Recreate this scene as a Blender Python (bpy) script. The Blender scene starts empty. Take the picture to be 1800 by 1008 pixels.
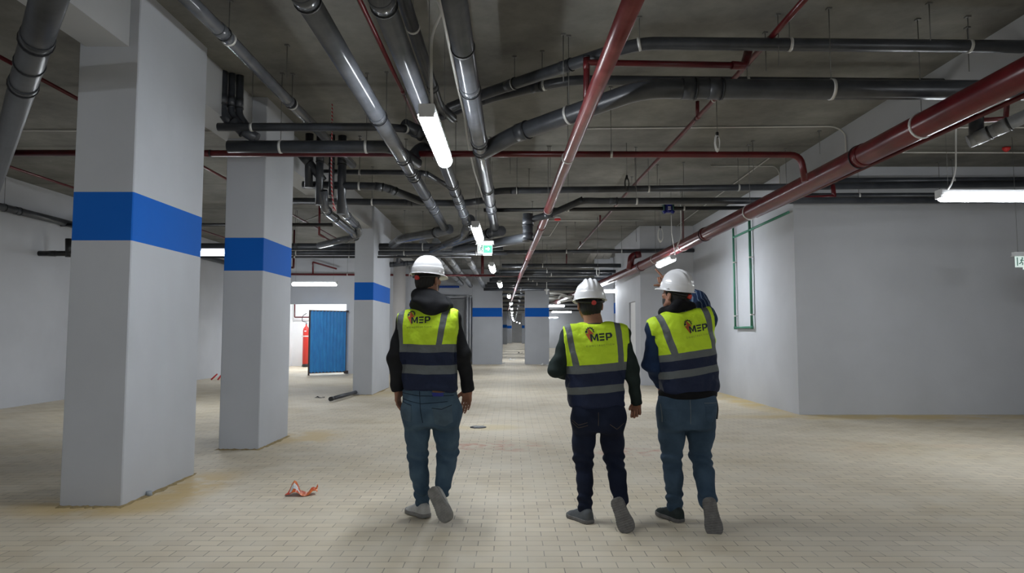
import bpy, bmesh, math, random
import numpy as np
from mathutils import Vector, Matrix
from mathutils.bvhtree import BVHTree

random.seed(7)
sc = bpy.context.scene
col = sc.collection

# ---------------------------------------------------------------- camera, world, exposure
CAM_H = 1.30                                   # a phone held at chest height
PITCH = math.atan(83 / 1200)
cd = bpy.data.cameras.new('camera'); cam = bpy.data.objects.new('camera', cd); col.objects.link(cam)
cd.sensor_fit = 'HORIZONTAL'; cd.sensor_width = 36.0; cd.lens = 24.0
cd.clip_start = 0.05; cd.clip_end = 300
cam.location = (0, 0, CAM_H); cam.rotation_euler = (math.pi / 2 + PITCH, 0, 0)
sc.camera = cam
w = bpy.data.worlds.new('world'); sc.world = w; w.use_nodes = True
w.node_tree.nodes['Background'].inputs[0].default_value = (0.55, 0.62, 0.7, 1)
w.node_tree.nodes['Background'].inputs[1].default_value = 0.0
sc.view_settings.view_transform = 'Standard'; sc.view_settings.look = 'None'
sc.view_settings.gamma = 1.0; sc.view_settings.use_curve_mapping = False
sc.view_settings.exposure = 0.15
sc.cycles.max_bounces = 7; sc.cycles.diffuse_bounces = 4; sc.cycles.glossy_bounces = 3
sc.cycles.transmission_bounces = 2; sc.cycles.use_denoising = True
sc.cycles.sample_clamp_indirect = 6.0
LAMP = 80.0                                     # radiance of a tube lamp diffuser

# ---------------------------------------------------------------- helpers
def P(u, v, Y):                                 # the point at depth Y that the photo shows at pixel (u, v)
    cx = (u - 900) / 1200; cz = -(v - 504) / 1200
    b = math.cos(PITCH) - math.sin(PITCH) * cz; c = math.sin(PITCH) + math.cos(PITCH) * cz
    t = Y / b
    return Vector((cx * t, Y, CAM_H + c * t))

def nt(m):
    m.use_nodes = True
    return m.node_tree, m.node_tree.nodes, m.node_tree.links

def N(nodes, typ, **kw):
    n = nodes.new(typ)
    for k, v in kw.items():
        if k.startswith('i_'):
            n.inputs[k[2:].replace('_', ' ')].default_value = v
        else:
            setattr(n, k, v)
    return n

def mat(name, base, rough=0.5, metal=0.0, vary=0.0, vscale=6.0, second=None, bump=0.0, bscale=40.0, spec=0.5, detail=4.0, stretch=None, emis=None, estr=0.0):
    m = bpy.data.materials.new(name); t, n, l = nt(m)
    b = n['Principled BSDF']
    b.inputs['Base Color'].default_value = (*base, 1); b.inputs['Roughness'].default_value = rough
    b.inputs['Metallic'].default_value = metal; b.inputs['Specular IOR Level'].default_value = spec
    tc = N(n, 'ShaderNodeTexCoord'); vec = tc.outputs['Object']
    if stretch:
        mp = N(n, 'ShaderNodeMapping'); mp.inputs['Scale'].default_value = stretch
        l.new(vec, mp.inputs[0]); vec = mp.outputs[0]
    if vary or second:
        no = N(n, 'ShaderNodeTexNoise'); no.inputs['Scale'].default_value = vscale; no.inputs['Detail'].default_value = detail
        l.new(vec, no.inputs['Vector'])
        r = N(n, 'ShaderNodeValToRGB'); l.new(no.outputs[0], r.inputs[0])
        s = second or tuple(max(0, c * (1 - vary)) for c in base)
        r.color_ramp.elements[0].position = 0.35; r.color_ramp.elements[1].position = 0.68
        r.color_ramp.elements[0].color = (*s, 1); r.color_ramp.elements[1].color = (*base, 1)
        l.new(r.outputs[0], b.inputs['Base Color'])
    if bump:
        nb = N(n, 'ShaderNodeTexNoise'); nb.inputs['Scale'].default_value = bscale; nb.inputs['Detail'].default_value = 3
        l.new(vec, nb.inputs['Vector'])
        bp = N(n, 'ShaderNodeBump'); bp.inputs['Strength'].default_value = bump; bp.inputs['Distance'].default_value = 0.01
        l.new(nb.outputs[0], bp.inputs['Height']); l.new(bp.outputs[0], b.inputs['Normal'])
    if emis:
        b.inputs['Emission Color'].default_value = (*emis, 1); b.inputs['Emission Strength'].default_value = estr
    return m

class MB:
    """collects shapes in world coordinates; build() links them as ONE object"""
    def __init__(s): s.v = []; s.f = []; s.sm = []
    def add(s, vs, fs, smooth=False):
        k = len(s.v); s.v += [tuple(v) for v in vs]
        s.f += [tuple(i + k for i in f) for f in fs]; s.sm += [smooth] * len(fs); return s
    def box(s, x0, x1, y0, y1, z0, z1, M=None):
        v = [Vector((x, y, z)) for z in (z0, z1) for y in (y0, y1) for x in (x0, x1)]
        if M is not None: v = [M @ p for p in v]
        return s.add(v, [(0, 2, 3, 1), (4, 5, 7, 6), (0, 1, 5, 4), (2, 6, 7, 3), (0, 4, 6, 2), (1, 3, 7, 5)])
    def tube(s, pts, r, n=14, caps=True, smooth=True, closed=False):
        pts = [Vector(p) for p in pts]
        rs = r if isinstance(r, (list, tuple)) else [r] * len(pts)
        m = len(pts); up = None; vs = []
        for i, p in enumerate(pts):
            if closed: d = (pts[(i + 1) % m] - pts[i - 1])
            else: d = pts[min(i + 1, m - 1)] - pts[max(i - 1, 0)]
            d = d.normalized() if d.length > 1e-9 else Vector((0, 0, 1))
            if up is None:
                up = Vector((0, 0, 1)) if abs(d.z) < 0.9 else Vector((1, 0, 0))
            a = (up - d * up.dot(d)).normalized(); b = d.cross(a); up = a
            for k in range(n):
                t = 2 * math.pi * k / n
                vs.append(p + (a * math.cos(t) + b * math.sin(t)) * rs[i])
        fs = []
        for i in range(m if closed else m - 1):
            j = (i + 1) % m
            for k in range(n):
                q = (k + 1) % n
                fs.append((i * n + k, i * n + q, j * n + q, j * n + k))
        k0 = len(s.f); s.add(vs, fs, smooth)
        if caps and not closed:
            base = len(s.v) - len(vs)
            s.f.append(tuple(base + k for k in reversed(range(n)))); s.sm.append(False)
            s.f.append(tuple(base + (m - 1) * n + k for k in range(n))); s.sm.append(False)
        return s
    def lathe(s, prof, c, axis='z', n=20, smooth=True):
        c = Vector(c); vs = []
        for (r, h) in prof:
            for k in range(n):
                t = 2 * math.pi * k / n; a, b = r * math.cos(t), r * math.sin(t)
                vs.append(c + Vector({'z': (a, b, h), 'x': (h, a, b), 'y': (a, h, b)}[axis]))
        m = len(prof)
        fs = [(i * n + k, i * n + (k + 1) % n, (i + 1) * n + (k + 1) % n, (i + 1) * n + k) for i in range(m - 1) for k in range(n)]
        fs += [tuple(reversed(range(n))), tuple((m - 1) * n + k for k in range(n))]
        return s.add(vs, fs, smooth)
    def build(s, name, m, parent=None, at=None):
        me = bpy.data.meshes.new(name)
        o = Vector((0, 0, 0))
        if parent is not None: o = world_loc(parent)
        elif at is not None: o = Vector(at)
        me.from_pydata([tuple(Vector(v) - o) for v in s.v], [], s.f)
        for mm in (m if isinstance(m, (list, tuple)) else [m]): me.materials.append(mm)
        me.polygons.foreach_set('use_smooth', s.sm)
        me.update()
        bm = bmesh.new(); bm.from_mesh(me); bmesh.ops.recalc_face_normals(bm, faces=bm.faces); bm.to_mesh(me); bm.free()
        ob = bpy.data.objects.new(name, me); col.objects.link(ob)
        if parent is not None: ob.parent = parent
        elif at is not None: ob.location = o
        return ob

def world_loc(o):
    v = Vector(o.location); p = o.parent
    while p is not None:
        v = v + Vector(p.location); p = p.parent
    return v

def tag(o, label, cat, group=None, kind=None):
    if label: o['label'] = label
    if cat: o['category'] = cat
    if group: o['group'] = group
    if kind: o['kind'] = kind
    return o

def thing(name, label, cat, loc=(0, 0, 0), group=None):
    o = bpy.data.objects.new(name, None); o.empty_display_size = 0.1; col.objects.link(o)
    o.location = loc
    return tag(o, label, cat, group)

def struct(name, mb, m):
    o = mb.build(name, m); o['kind'] = 'structure'; return o

def fillet(pts, rad, n=5):
    pts = [Vector(p) for p in pts]; out = [pts[0]]
    for i in range(1, len(pts) - 1):
        a, b, c = pts[i - 1], pts[i], pts[i + 1]
        d1 = (a - b); d2 = (c - b)
        r = min(rad, d1.length * 0.45, d2.length * 0.45)
        p, q = b + d1.normalized() * r, b + d2.normalized() * r
        for k in range(n + 1):
            t = k / n
            out.append(p * (1 - t) ** 2 + b * 2 * t * (1 - t) + q * t * t)
    return out + [pts[-1]]

def along(pts, d):
    pts = [Vector(p) for p in pts]
    for a, b in zip(pts, pts[1:]):
        L = (b - a).length
        if d <= L: return a + (b - a) * (d / L), (b - a).normalized()
        d -= L
    return pts[-1], (pts[-1] - pts[-2]).normalized()

# ---------------------------------------------------------------- materials
def wall_paint(name, base, band=None, blue=(0.0, 0.11, 0.50)):
    m = bpy.data.materials.new(name); t, n, l = nt(m); b = n['Principled BSDF']
    b.inputs['Roughness'].default_value = 0.7; b.inputs['Specular IOR Level'].default_value = 0.25
    g = N(n, 'ShaderNodeNewGeometry')
    no = N(n, 'ShaderNodeTexNoise'); no.inputs['Scale'].default_value = 1.1; no.inputs['Detail'].default_value = 5
    l.new(g.outputs['Position'], no.inputs['Vector'])
    r = N(n, 'ShaderNodeValToRGB'); l.new(no.outputs[0], r.inputs[0])
    r.color_ramp.elements[0].position = 0.25; r.color_ramp.elements[1].position = 0.7
    r.color_ramp.elements[0].color = (*[c * 0.88 for c in base], 1); r.color_ramp.elements[1].color = (*base, 1)
    out = r.outputs[0]
    if band:
        sp = N(n, 'ShaderNodeSeparateXYZ'); l.new(g.outputs['Position'], sp.inputs[0])
        mr = N(n, 'ShaderNodeMath', operation='COMPARE'); mr.inputs[1].default_value = sum(band) / 2; mr.inputs[2].default_value = (band[1] - band[0]) / 2
        l.new(sp.outputs[2], mr.inputs[0])
        mx = N(n, 'ShaderNodeMix', data_type='RGBA'); l.new(mr.outputs[0], mx.inputs[0]); l.new(out, mx.inputs[6]); mx.inputs[7].default_value = (*blue, 1)
        out = mx.outputs[2]
    l.new(out, b.inputs['Base Color'])
    nb = N(n, 'ShaderNodeTexNoise'); nb.inputs['Scale'].default_value = 3.0; nb.inputs['Detail'].default_value = 6
    l.new(g.outputs['Position'], nb.inputs['Vector'])
    bp = N(n, 'ShaderNodeBump'); bp.inputs['Strength'].default_value = 0.25; bp.inputs['Distance'].default_value = 0.02
    l.new(nb.outputs[0], bp.inputs['Height']); l.new(bp.outputs[0], b.inputs['Normal'])
    return m

M = {}
M['wall'] = wall_paint('white_wall_paint', (0.54, 0.555, 0.59))
M['column'] = wall_paint('column_paint', (0.50, 0.52, 0.56), band=(2.02, 2.40))
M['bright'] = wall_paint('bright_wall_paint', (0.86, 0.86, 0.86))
M['beam'] = wall_paint('beam_paint', (0.40, 0.405, 0.41))

def ceiling_mat():
    m = bpy.data.materials.new('concrete_soffit'); t, n, l = nt(m); b = n['Principled BSDF']
    b.inputs['Roughness'].default_value = 0.85
    g = N(n, 'ShaderNodeNewGeometry'); pos = g.outputs['Position']
    no = N(n, 'ShaderNodeTexNoise'); no.inputs['Scale'].default_value = 1.3; no.inputs['Detail'].default_value = 8; no.inputs['Roughness'].default_value = 0.65
    l.new(pos, no.inputs['Vector'])
    r = N(n, 'ShaderNodeValToRGB'); l.new(no.outputs[0], r.inputs[0])
    r.color_ramp.elements[0].position = 0.3; r.color_ramp.elements[0].color = (0.105, 0.102, 0.092, 1)
    r.color_ramp.elements[1].position = 0.7; r.color_ramp.elements[1].color = (0.235, 0.23, 0.208, 1)
    # board joints running across the slab, each with a ragged dark water line
    mp = N(n, 'ShaderNodeMapping'); mp.inputs['Scale'].default_value = (0.12, 1, 1); l.new(pos, mp.inputs[0])
    n2 = N(n, 'ShaderNodeTexNoise'); n2.inputs['Scale'].default_value = 2.2; n2.inputs['Detail'].default_value = 6; l.new(mp.outputs[0], n2.inputs['Vector'])
    sp = N(n, 'ShaderNodeSeparateXYZ'); l.new(pos, sp.inputs[0])
    a = N(n, 'ShaderNodeMath', operation='MULTIPLY_ADD'); l.new(n2.outputs[0], a.inputs[0]); a.inputs[1].default_value = 0.25; l.new(sp.outputs[1], a.inputs[2])
    md = N(n, 'ShaderNodeMath', operation='PINGPONG'); l.new(a.outputs[0], md.inputs[0]); md.inputs[1].default_value = 1.25
    r2 = N(n, 'ShaderNodeValToRGB'); l.new(md.outputs[0], r2.inputs[0])
    r2.color_ramp.elements[0].position = 0.0; r2.color_ramp.elements[0].color = (0.62, 0.62, 0.60, 1)
    r2.color_ramp.elements[1].position = 0.09; r2.color_ramp.elements[1].color = (1, 1, 1, 1)
    mx = N(n, 'ShaderNodeMix', data_type='RGBA', blend_type='MULTIPLY'); mx.inputs[0].default_value = 0.8
    l.new(r.outputs[0], mx.inputs[6]); l.new(r2.outputs[0], mx.inputs[7]); l.new(mx.outputs[2], b.inputs['Base Color'])
    bp = N(n, 'ShaderNodeBump'); bp.inputs['Strength'].default_value = 0.3; bp.inputs['Distance'].default_value = 0.03
    l.new(no.outputs[0], bp.inputs['Height']); l.new(bp.outputs[0], b.inputs['Normal'])
    return m
M['ceiling'] = ceiling_mat()

def floor_mat():
    m = bpy.data.materials.new('paver_floor'); t, n, l = nt(m); b = n['Principled BSDF']
    b.inputs['Roughness'].default_value = 0.62
    g = N(n, 'ShaderNodeNewGeometry'); pos = g.outputs['Position']
    wob = N(n, 'ShaderNodeTexNoise'); wob.inputs['Scale'].default_value = 1.7; l.new(pos, wob.inputs['Vector'])
    ws = N(n, 'ShaderNodeVectorMath', operation='SCALE'); ws.inputs['Scale'].default_value = 0.018; l.new(wob.outputs[1], ws.inputs[0])
    wa = N(n, 'ShaderNodeVectorMath', operation='ADD'); l.new(pos, wa.inputs[0]); l.new(ws.outputs[0], wa.inputs[1])
    br = N(n, 'ShaderNodeTexBrick'); l.new(wa.outputs[0], br.inputs['Vector'])
    br.offset = 0.5; br.squash = 1.0
    for k, v in (('Scale', 1.0), ('Mortar Size', 0.0032), ('Mortar Smooth', 0.5), ('Brick Width', 0.2), ('Row Height', 0.1), ('Bias', 0.0)):
        br.inputs[k].default_value = v
    br.inputs['Color1'].default_value = (0.69, 0.62, 0.50, 1); br.inputs['Color2'].default_value = (0.60, 0.535, 0.43, 1)
    br.inputs['Mortar'].default_value = (0.22, 0.20, 0.17, 1)
    no = N(n, 'ShaderNodeTexNoise'); no.inputs['Scale'].default_value = 0.7; no.inputs['Detail'].default_value = 7; l.new(pos, no.inputs['Vector'])
    r = N(n, 'ShaderNodeValToRGB'); l.new(no.outputs[0], r.inputs[0])
    r.color_ramp.elements[0].position = 0.33; r.color_ramp.elements[0].color = (0.86, 0.82, 0.72, 1)
    r.color_ramp.elements[1].position = 0.66; r.color_ramp.elements[1].color = (1.06, 1.05, 1.03, 1)
    mx = N(n, 'ShaderNodeMix', data_type='RGBA', blend_type='MULTIPLY'); mx.inputs[0].default_value = 1
    l.new(br.outputs[0], mx.inputs[6]); l.new(r.outputs[0], mx.inputs[7]); out = mx.outputs[2]
    # fine cement dust that fills the joints in patches
    n4 = N(n, 'ShaderNodeTexNoise'); n4.inputs['Scale'].default_value = 2.3; n4.inputs['Detail'].default_value = 5; l.new(pos, n4.inputs['Vector'])
    r4 = N(n, 'ShaderNodeValToRGB'); l.new(n4.outputs[0], r4.inputs[0])
    r4.color_ramp.elements[0].position = 0.42; r4.color_ramp.elements[0].color = (0, 0, 0, 1)
    r4.color_ramp.elements[1].position = 0.7; r4.color_ramp.elements[1].color = (0.75, 0.75, 0.75, 1)
    m4 = N(n, 'ShaderNodeMix', data_type='RGBA'); l.new(r4.outputs[0], m4.inputs[0]); l.new(out, m4.inputs[6]); m4.inputs[7].default_value = (0.65, 0.59, 0.475, 1)
    out = m4.outputs[2]
    # spots: (x, y, rx, ry, colour, strength, noise scale)
    for (x, y, rx, ry, c, s, ns, lo) in (
            (-0.25, 8.0, 0.85, 0.55, (0.50, 0.17, 0.10), 0.8, 5.0, 0.48), (1.35, 7.6, 0.6, 0.4, (0.50, 0.17, 0.10), 0.8, 5.5, 0.47),
            (-0.4, 9.6, 0.75, 0.42, (0.62, 0.50, 0.24), 0.55, 3.0, 0.3), (-3.15, 5.25, 0.95, 0.45, (0.56, 0.40, 0.17), 0.85, 3.0, 0.3),
            (-2.75, 5.9, 0.45, 1.0, (0.56, 0.40, 0.17), 0.85, 4.0, 0.33), (-2.6, 8.7, 0.6, 0.9, (0.58, 0.43, 0.2), 0.8, 3.0, 0.35),
            (-2.8, 15.3, 0.9, 1.6, (0.62, 0.48, 0.22), 0.5, 2.0, 0.3), (5.9, 10.8, 3.5, 0.5, (0.62, 0.47, 0.2), 0.85, 2.0, 0.35),
            (4.45, 13.5, 0.5, 3.2, (0.62, 0.47, 0.2), 0.85, 2.0, 0.35), (4.5, 8.0, 2.6, 0.7, (0.55, 0.40, 0.26), 0.35, 1.4, 0.45)):
        sub = N(n, 'ShaderNodeVectorMath', operation='SUBTRACT'); l.new(pos, sub.inputs[0]); sub.inputs[1].default_value = (x, y, 0)
        dv = N(n, 'ShaderNodeVectorMath', operation='DIVIDE'); l.new(sub.outputs[0], dv.inputs[0]); dv.inputs[1].default_value = (rx, ry, 1)
        ln = N(n, 'ShaderNodeVectorMath', operation='LENGTH'); l.new(dv.outputs[0], ln.inputs[0])
        mr = N(n, 'ShaderNodeMapRange'); mr.interpolation_type = 'SMOOTHSTEP'
        mr.inputs['From Min'].default_value = 1.0; mr.inputs['From Max'].default_value = 0.3; mr.inputs['To Max'].default_value = s
        l.new(ln.outputs['Value'], mr.inputs['Value'])
        nn = N(n, 'ShaderNodeTexNoise'); nn.inputs['Scale'].default_value = ns; nn.inputs['Detail'].default_value = 6; l.new(pos, nn.inputs['Vector'])
        m2 = N(n, 'ShaderNodeMapRange'); m2.inputs['From Min'].default_value = lo; m2.inputs['From Max'].default_value = lo + 0.18; l.new(nn.outputs[0], m2.inputs['Value'])
        mu = N(n, 'ShaderNodeMath', operation='MULTIPLY'); l.new(mr.outputs[0], mu.inputs[0]); l.new(m2.outputs[0], mu.inputs[1])
        mm = N(n, 'ShaderNodeMix', data_type='RGBA'); l.new(mu.outputs[0], mm.inputs[0]); l.new(out, mm.inputs[6]); mm.inputs[7].default_value = (*c, 1)
        out = mm.outputs[2]
    l.new(out, b.inputs['Base Color'])
    bp = N(n, 'ShaderNodeBump'); bp.inputs['Strength'].default_value = 0.35; bp.inputs['Distance'].default_value = 0.006; bp.invert = True
    l.new(br.outputs['Fac'], bp.inputs['Height']); l.new(bp.outputs[0], b.inputs['Normal'])
    return m
M['floor'] = floor_mat()
M['pvc'] = mat('grey_pvc', (0.115, 0.122, 0.138), 0.2, second=(0.07, 0.076, 0.088), vscale=3.5, bump=0.04, bscale=8)
M['pvc_dusty'] = mat('dusty_grey_pvc', (0.30, 0.31, 0.32), 0.42, second=(0.15, 0.16, 0.18), vscale=5, bump=0.08)
M['pvc_shaded'] = mat('shaded_grey_pvc', (0.055, 0.06, 0.07), 0.35, second=(0.03, 0.033, 0.04), vscale=5)  # copy of the grey PVC with the shade of unlit pipes in its colour
M['black_pipe'] = mat('black_pipe', (0.012, 0.012, 0.013), 0.4)
M['rubber'] = mat('black_rubber', (0.012, 0.013, 0.016), 0.5)
M['red'] = mat('red_pipe_paint', (0.115, 0.008, 0.011), 0.28, second=(0.08, 0.005, 0.008), vscale=5)
M['red_dusty'] = mat('dusty_red_pipe_paint', (0.20, 0.045, 0.045), 0.3, second=(0.13, 0.015, 0.018), vscale=6)
M['red_plain'] = mat('red_paint', (0.55, 0.03, 0.03), 0.4)
M['steel'] = mat('galvanised_steel', (0.42, 0.43, 0.43), 0.4, 0.7, vary=0.3, vscale=20)
M['rod'] = mat('dull_steel_rod', (0.16, 0.16, 0.155), 0.6, 0.4)
M['strap'] = mat('pale_metal_strap', (0.62, 0.62, 0.60), 0.45, 0.3)
M['conduit'] = mat('pale_grey_conduit', (0.50, 0.49, 0.46), 0.5)
M['cable'] = mat('white_cable', (0.66, 0.66, 0.65), 0.5)
M['green_pipe'] = mat('green_pipe', (0.05, 0.20, 0.13), 0.4)
M['lamp_body'] = mat('pale_grey_plastic', (0.60, 0.61, 0.62), 0.4)
M['lamp_glow'] = mat('lit_diffuser', (0.9, 0.9, 0.9), 0.4, emis=(0.90, 0.95, 1.0), estr=LAMP)
M['timber'] = mat('timber_board', (0.36, 0.34, 0.30), 0.7, vary=0.3)

# ---------------------------------------------------------------- the shell
SLAB = 4.05; SOF = 3.56
XL, XR, YB = -8.85, 11.0, -9.0
struct('floor', MB().box(XL - 0.3, XR + 0.3, YB - 0.3, 125, -0.2, 0.0), M['floor'])
struct('ceiling', MB().box(XL - 0.3, XR + 0.3, YB - 0.3, 125, SLAB, SLAB + 0.2), M['ceiling'])
struct('wall_left', MB().box(XL - 0.2, XL, YB, 22.3, 0, SLAB), M['wall'])
struct('wall_rear', MB().box(XL, XR, YB - 0.2, YB, 0, SLAB), M['wall'])
# right block: a corner that faces the camera, its long side and its end face
struct('wall_right', MB().box(4.62, XR, 11.1, 17.3, 0, SLAB), M['wall'])
struct('wall_right_end', MB().box(3.26, 4.62, 17.3, 17.55, 0, SLAB).box(3.26, 3.5, 17.55, 18.05, 0, SLAB).box(3.26, 3.5, 18.05, 19.0, 2.16, SLAB).box(3.26, 3.5, 19.0, 21.5, 0, SLAB), M['wall'])
d = MB().box(3.30, 3.335, 18.07, 18.98, 0.01, 2.15); dd = struct('door_1', d, M['bright'])
MB().box(3.29, 3.30, 18.85, 18.92, 0.98, 1.06).build('door_handle', M['steel'], dd)
struct('wall_outer', MB().box(XR, XR + 0.2, YB, 11.1, 0, SLAB), M['wall'])
struct('wall_far_right', MB().box(3.0, 6.5, 24.6, 24.8, 0, SLAB).box(4.5, 6.5, 17.55, 24.6, 0, SLAB), M['wall'])
struct('wall_distant_right', MB().box(1.75, 9, 62.0, 62.3, 0, SLAB), M['wall'])
# left: wall with the doorway to the bright store room
X0, X1 = -8.2, -5.41
struct('wall_back_left', MB().box(XL, X0, 22.3, 22.5, 0, SLAB).box(X1, -3.78, 22.3, 22.5, 0, SLAB).box(X0, X1, 22.3, 22.5, 2.27, SLAB), M['wall'])
struct('wall_store_room', MB().box(XL, -3.78, 27.6, 27.8, 0, SLAB).box(XL - 0.2, XL, 22.5, 27.8, 0, SLAB), M['bright'])
struct('wall_recess', MB().box(-3.98, -3.78, 22.5, 29.1, 0, SLAB), M['wall'])
# middle: cross wall with an open doorway, the corridor gap and the two broad piers
struct('wall_back_middle', MB().box(-3.98, -2.95, 29.1, 29.3, 0, SLAB).box(-2.95, -1.69, 29.1, 29.3, 2.83, SLAB), M['wall'])
struct('wall_behind_doorway', MB().box(-4.0, -1.0, 31.2, 31.4, 0, SLAB), M['wall'])
struct('trim_1', MB().box(-3.2, -2.25, 29.02, 29.1, 3.25, 3.34), mat('blue_trim', (0.006, 0.05, 0.30), 0.5))
struct('wall_corridor_left', MB().box(-6.0, -1.75, 36, 36.2, 0, SLAB).box(-1.75, -1.6, 66, 100, 0, SLAB), M['wall'])
struct('wall_corridor_right', MB().box(9, 9.2, 24.8, 62, 0, SLAB).box(2.4, 2.6, 62.3, 100, 0, SLAB), M['bright'])
struct('wall_far', MB().box(-1.75, 2.6, 100, 100.2, 0, SLAB), M['bright'])

# downstand beams
struct('trim_2', MB().box(-3.36, -3.02, YB, 22.3, SOF, SLAB), M['beam'])
struct('trim_3', MB().box(4.42, 4.72, YB, 11.1, 3.56, SLAB), M['beam'])

def pillar(x0, x1, y0, y1, label, group='pillars with a blue band'):
    mb = MB(); b = 0.008                      # slightly eased edges
    prof = [(x0 + b, y0), (x1 - b, y0), (x1, y0 + b), (x1, y1 - b), (x1 - b, y1), (x0 + b, y1), (x0, y1 - b), (x0, y0 + b)]
    v = [(x, y, 0) for x, y in prof] + [(x, y, SLAB) for x, y in prof]
    mb.add(v, [tuple(range(8)), tuple(range(8, 16))] + [(i, (i + 1) % 8, 8 + (i + 1) % 8, 8 + i) for i in range(8)])
    return tag(mb.build('concrete_pillar', M['column'], at=((x0 + x1) / 2, (y0 + y1) / 2, 0)), label, 'pillar', group)
pillar(-3.41, -2.94, 5.24, 6.42, 'largest white pillar with a blue band, nearest the camera on the left')
pillar(-3.30, -2.85, 7.78, 8.78, 'white blue-banded pillar second from the camera in the left row')
pillar(-3.38, -2.97, 14.6, 16.6, 'white blue-banded pillar beside the blue metal gate')
pillar(-3.38, -2.97, 22.6, 23.9, 'blue-banded pillar half hidden behind the head of the person in the dark hoodie')
pillar(-1.69, -0.43, 29.1, 30.2, 'broad white pier with a blue band left of the corridor gap, beyond the exit sign')
pillar(0.56, 1.58, 29.1, 30.2, 'broad white pier with a blue band right of the corridor gap')
pillar(-1.60, -0.50, 35.5, 36.6, 'narrowly visible pillar behind the broad left pier')
pillar(0.68, 1.60, 35.5, 36.6, 'narrowly visible pillar behind the broad right pier')
pillar(3.66, 4.3, 23.4, 24.55, 'blue-banded pillar just right of the head of the shortest person, behind the grey wall end')
for x, y, lb in ((-1.0, 84, 'tiny far pillar at the left of the corridor view'), (-0.45, 94, 'tiny far pillar second from the left in the corridor view'),
                 (1.7, 90, 'tiny far pillar at the right of the corridor view'), (2.4, 57, 'far pillar glimpsed right of the right pier')):
    pillar(x - 0.4, x + 0.4, y, y + 1.0, lb)

# ---------------------------------------------------------------- tube lamps
def lamp(x, y, z, along_x, label, L=1.27, hang=True, group='fluorescent lamps'):
    t = thing('tube_lamp', label, 'lamp', (x, y, z), group)
    R = Matrix.Translation((x, y, z)) @ (Matrix.Rotation(math.pi / 2, 4, 'Z') if along_x else Matrix.Identity(4))
    h = MB(); h.box(-0.055, 0.055, -L / 2, L / 2, 0.02, 0.075, R)
    h.box(-0.052, 0.052, -L / 2 - 0.012, -L / 2 + 0.03, -0.01, 0.08, R); h.box(-0.052, 0.052, L / 2 - 0.03, L / 2 + 0.012, -0.01, 0.08, R)
    h.build('housing', M['lamp_body'], t)
    g = MB(); n = 10; vs = []
    for e in range(7):                          # rounded ends, half-round underside
        s = [-1, -0.985, -0.95, 0, 0.95, 0.985, 1][e]; q = [0.45, 0.8, 1, 1, 1, 0.8, 0.45][e]
        for k in range(n + 1):
            a = math.pi * k / n
            vs.append(R @ Vector((-0.064 * q * math.cos(a), s * L / 2, 0.02 - 0.068 * q * math.sin(a))))
    fs = [(e * (n + 1) + k, e * (n + 1) + k + 1, (e + 1) * (n + 1) + k + 1, (e + 1) * (n + 1) + k) for e in range(6) for k in range(n)]
    fs += [tuple(range(n + 1)), tuple(6 * (n + 1) + k for k in range(n + 1))]
    g.add(vs, fs, True); g.build('diffuser', M['lamp_glow'], t)
    if hang:
        for s in (-0.42, 0.42):
            a = R @ Vector((0, s * L, 0.075)); b = Vector((a.x, a.y, SLAB))
            MB().tube([a, b], 0.0022, 5).build('hanger_wire', M['rod'], t)
    return t

main = [(-0.57, 5.1, 2.75), (-0.50, 9.85, 2.75), (-0.44, 15.2, 2.75), (-0.36, 20.3, 2.75), (-0.12, 26.6, 2.75)]
ml = ['large bright tube lamp above the person in the dark hoodie, left of the red pipe', 'tube lamp just above the green exit sign',
      'tube lamp below and right of the exit sign, third down the corridor row', 'fourth tube lamp of the corridor row',
      'fifth tube lamp of the corridor row, left of the end of the red pipe']
for (x, y, z), lb in zip(main, ml): lamp(x, y, z, False, lb)
for i, (x, y) in enumerate(((-0.05, 33), (-0.02, 40), (0, 47), (0, 54), (0.05, 62), (0.1, 70), (0.25, 78), (0.6, 86), (1.05, 94))):
    lamp(x, y, 2.75, False, 'tiny far lamp in the gap between the two broad piers, %s from the top' % ('first', 'second', 'third', 'fourth', 'fifth', 'sixth', 'seventh', 'eighth', 'ninth')[i], group='far lamps in the corridor gap')
lamp(-0.57, -0.9, 2.75, False, 'tube lamp of the corridor row overhead behind the camera')
lamp(-0.57, -4.6, 2.75, False, 'tube lamp of the corridor row farthest behind the camera')
lamp(3.03, 13.4, 2.70, False, 'tube lamp above the white helmet of the person who points')
lamp(5.19, 7.2, 2.75, True, 'tube lamp at the right edge in front of the plain grey wall')
lamp(3.03, -0.8, 2.70, False, 'added fill lamp behind the camera to the right')  # unseen lamp, added to fill in light from behind
lamp(-5.45, 11.8, 2.70, True, 'tube lamp between the two nearest pillars')
lamp(-5.60, 19.3, 2.70, True, 'tube lamp above the doorway with the blue gate')
lamp(-6.0, 0.6, 2.70, True, 'added fill lamp out of view left of the camera')  # added fill for the left bay, never in view
lamp(3.06, 21.9, 2.66, True, 'tube lamp level with the helmet of the shortest person, before the far wall')
lamp(1.95, 33.5, 2.66, True, 'small lamp just right of the right pier, uppermost of three')
lamp(3.2, 44.0, 2.70, True, 'lamp left of the shortest person at ear height')
lamp(3.4, 60.0, 2.72, True, 'lowest and smallest lamp right of the right pier')
lamp(2.2, 52.0, 2.72, False, 'round-looking small lamp below the lamp at ear height')
lamp(-2.9, 34.0, 2.70, True, 'small lamp glimpsed at the right edge of the open doorway')
for x_, y_, w_ in ((-7.3, 25.9, 'left'), (-5.6, 25.9, 'right'), (-6.4, 24.2, 'front')): lamp(x_, y_, 3.0, True, '%s lamp hidden above the lintel in the bright store room' % w_, L=1.5)  # unseen lamps; the extra ones are added to brighten the store room
lamp(6.8, 2.6, 2.70, True, 'added fill lamp out of view right of the camera')  # added out of view as fill on the right side

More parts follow.
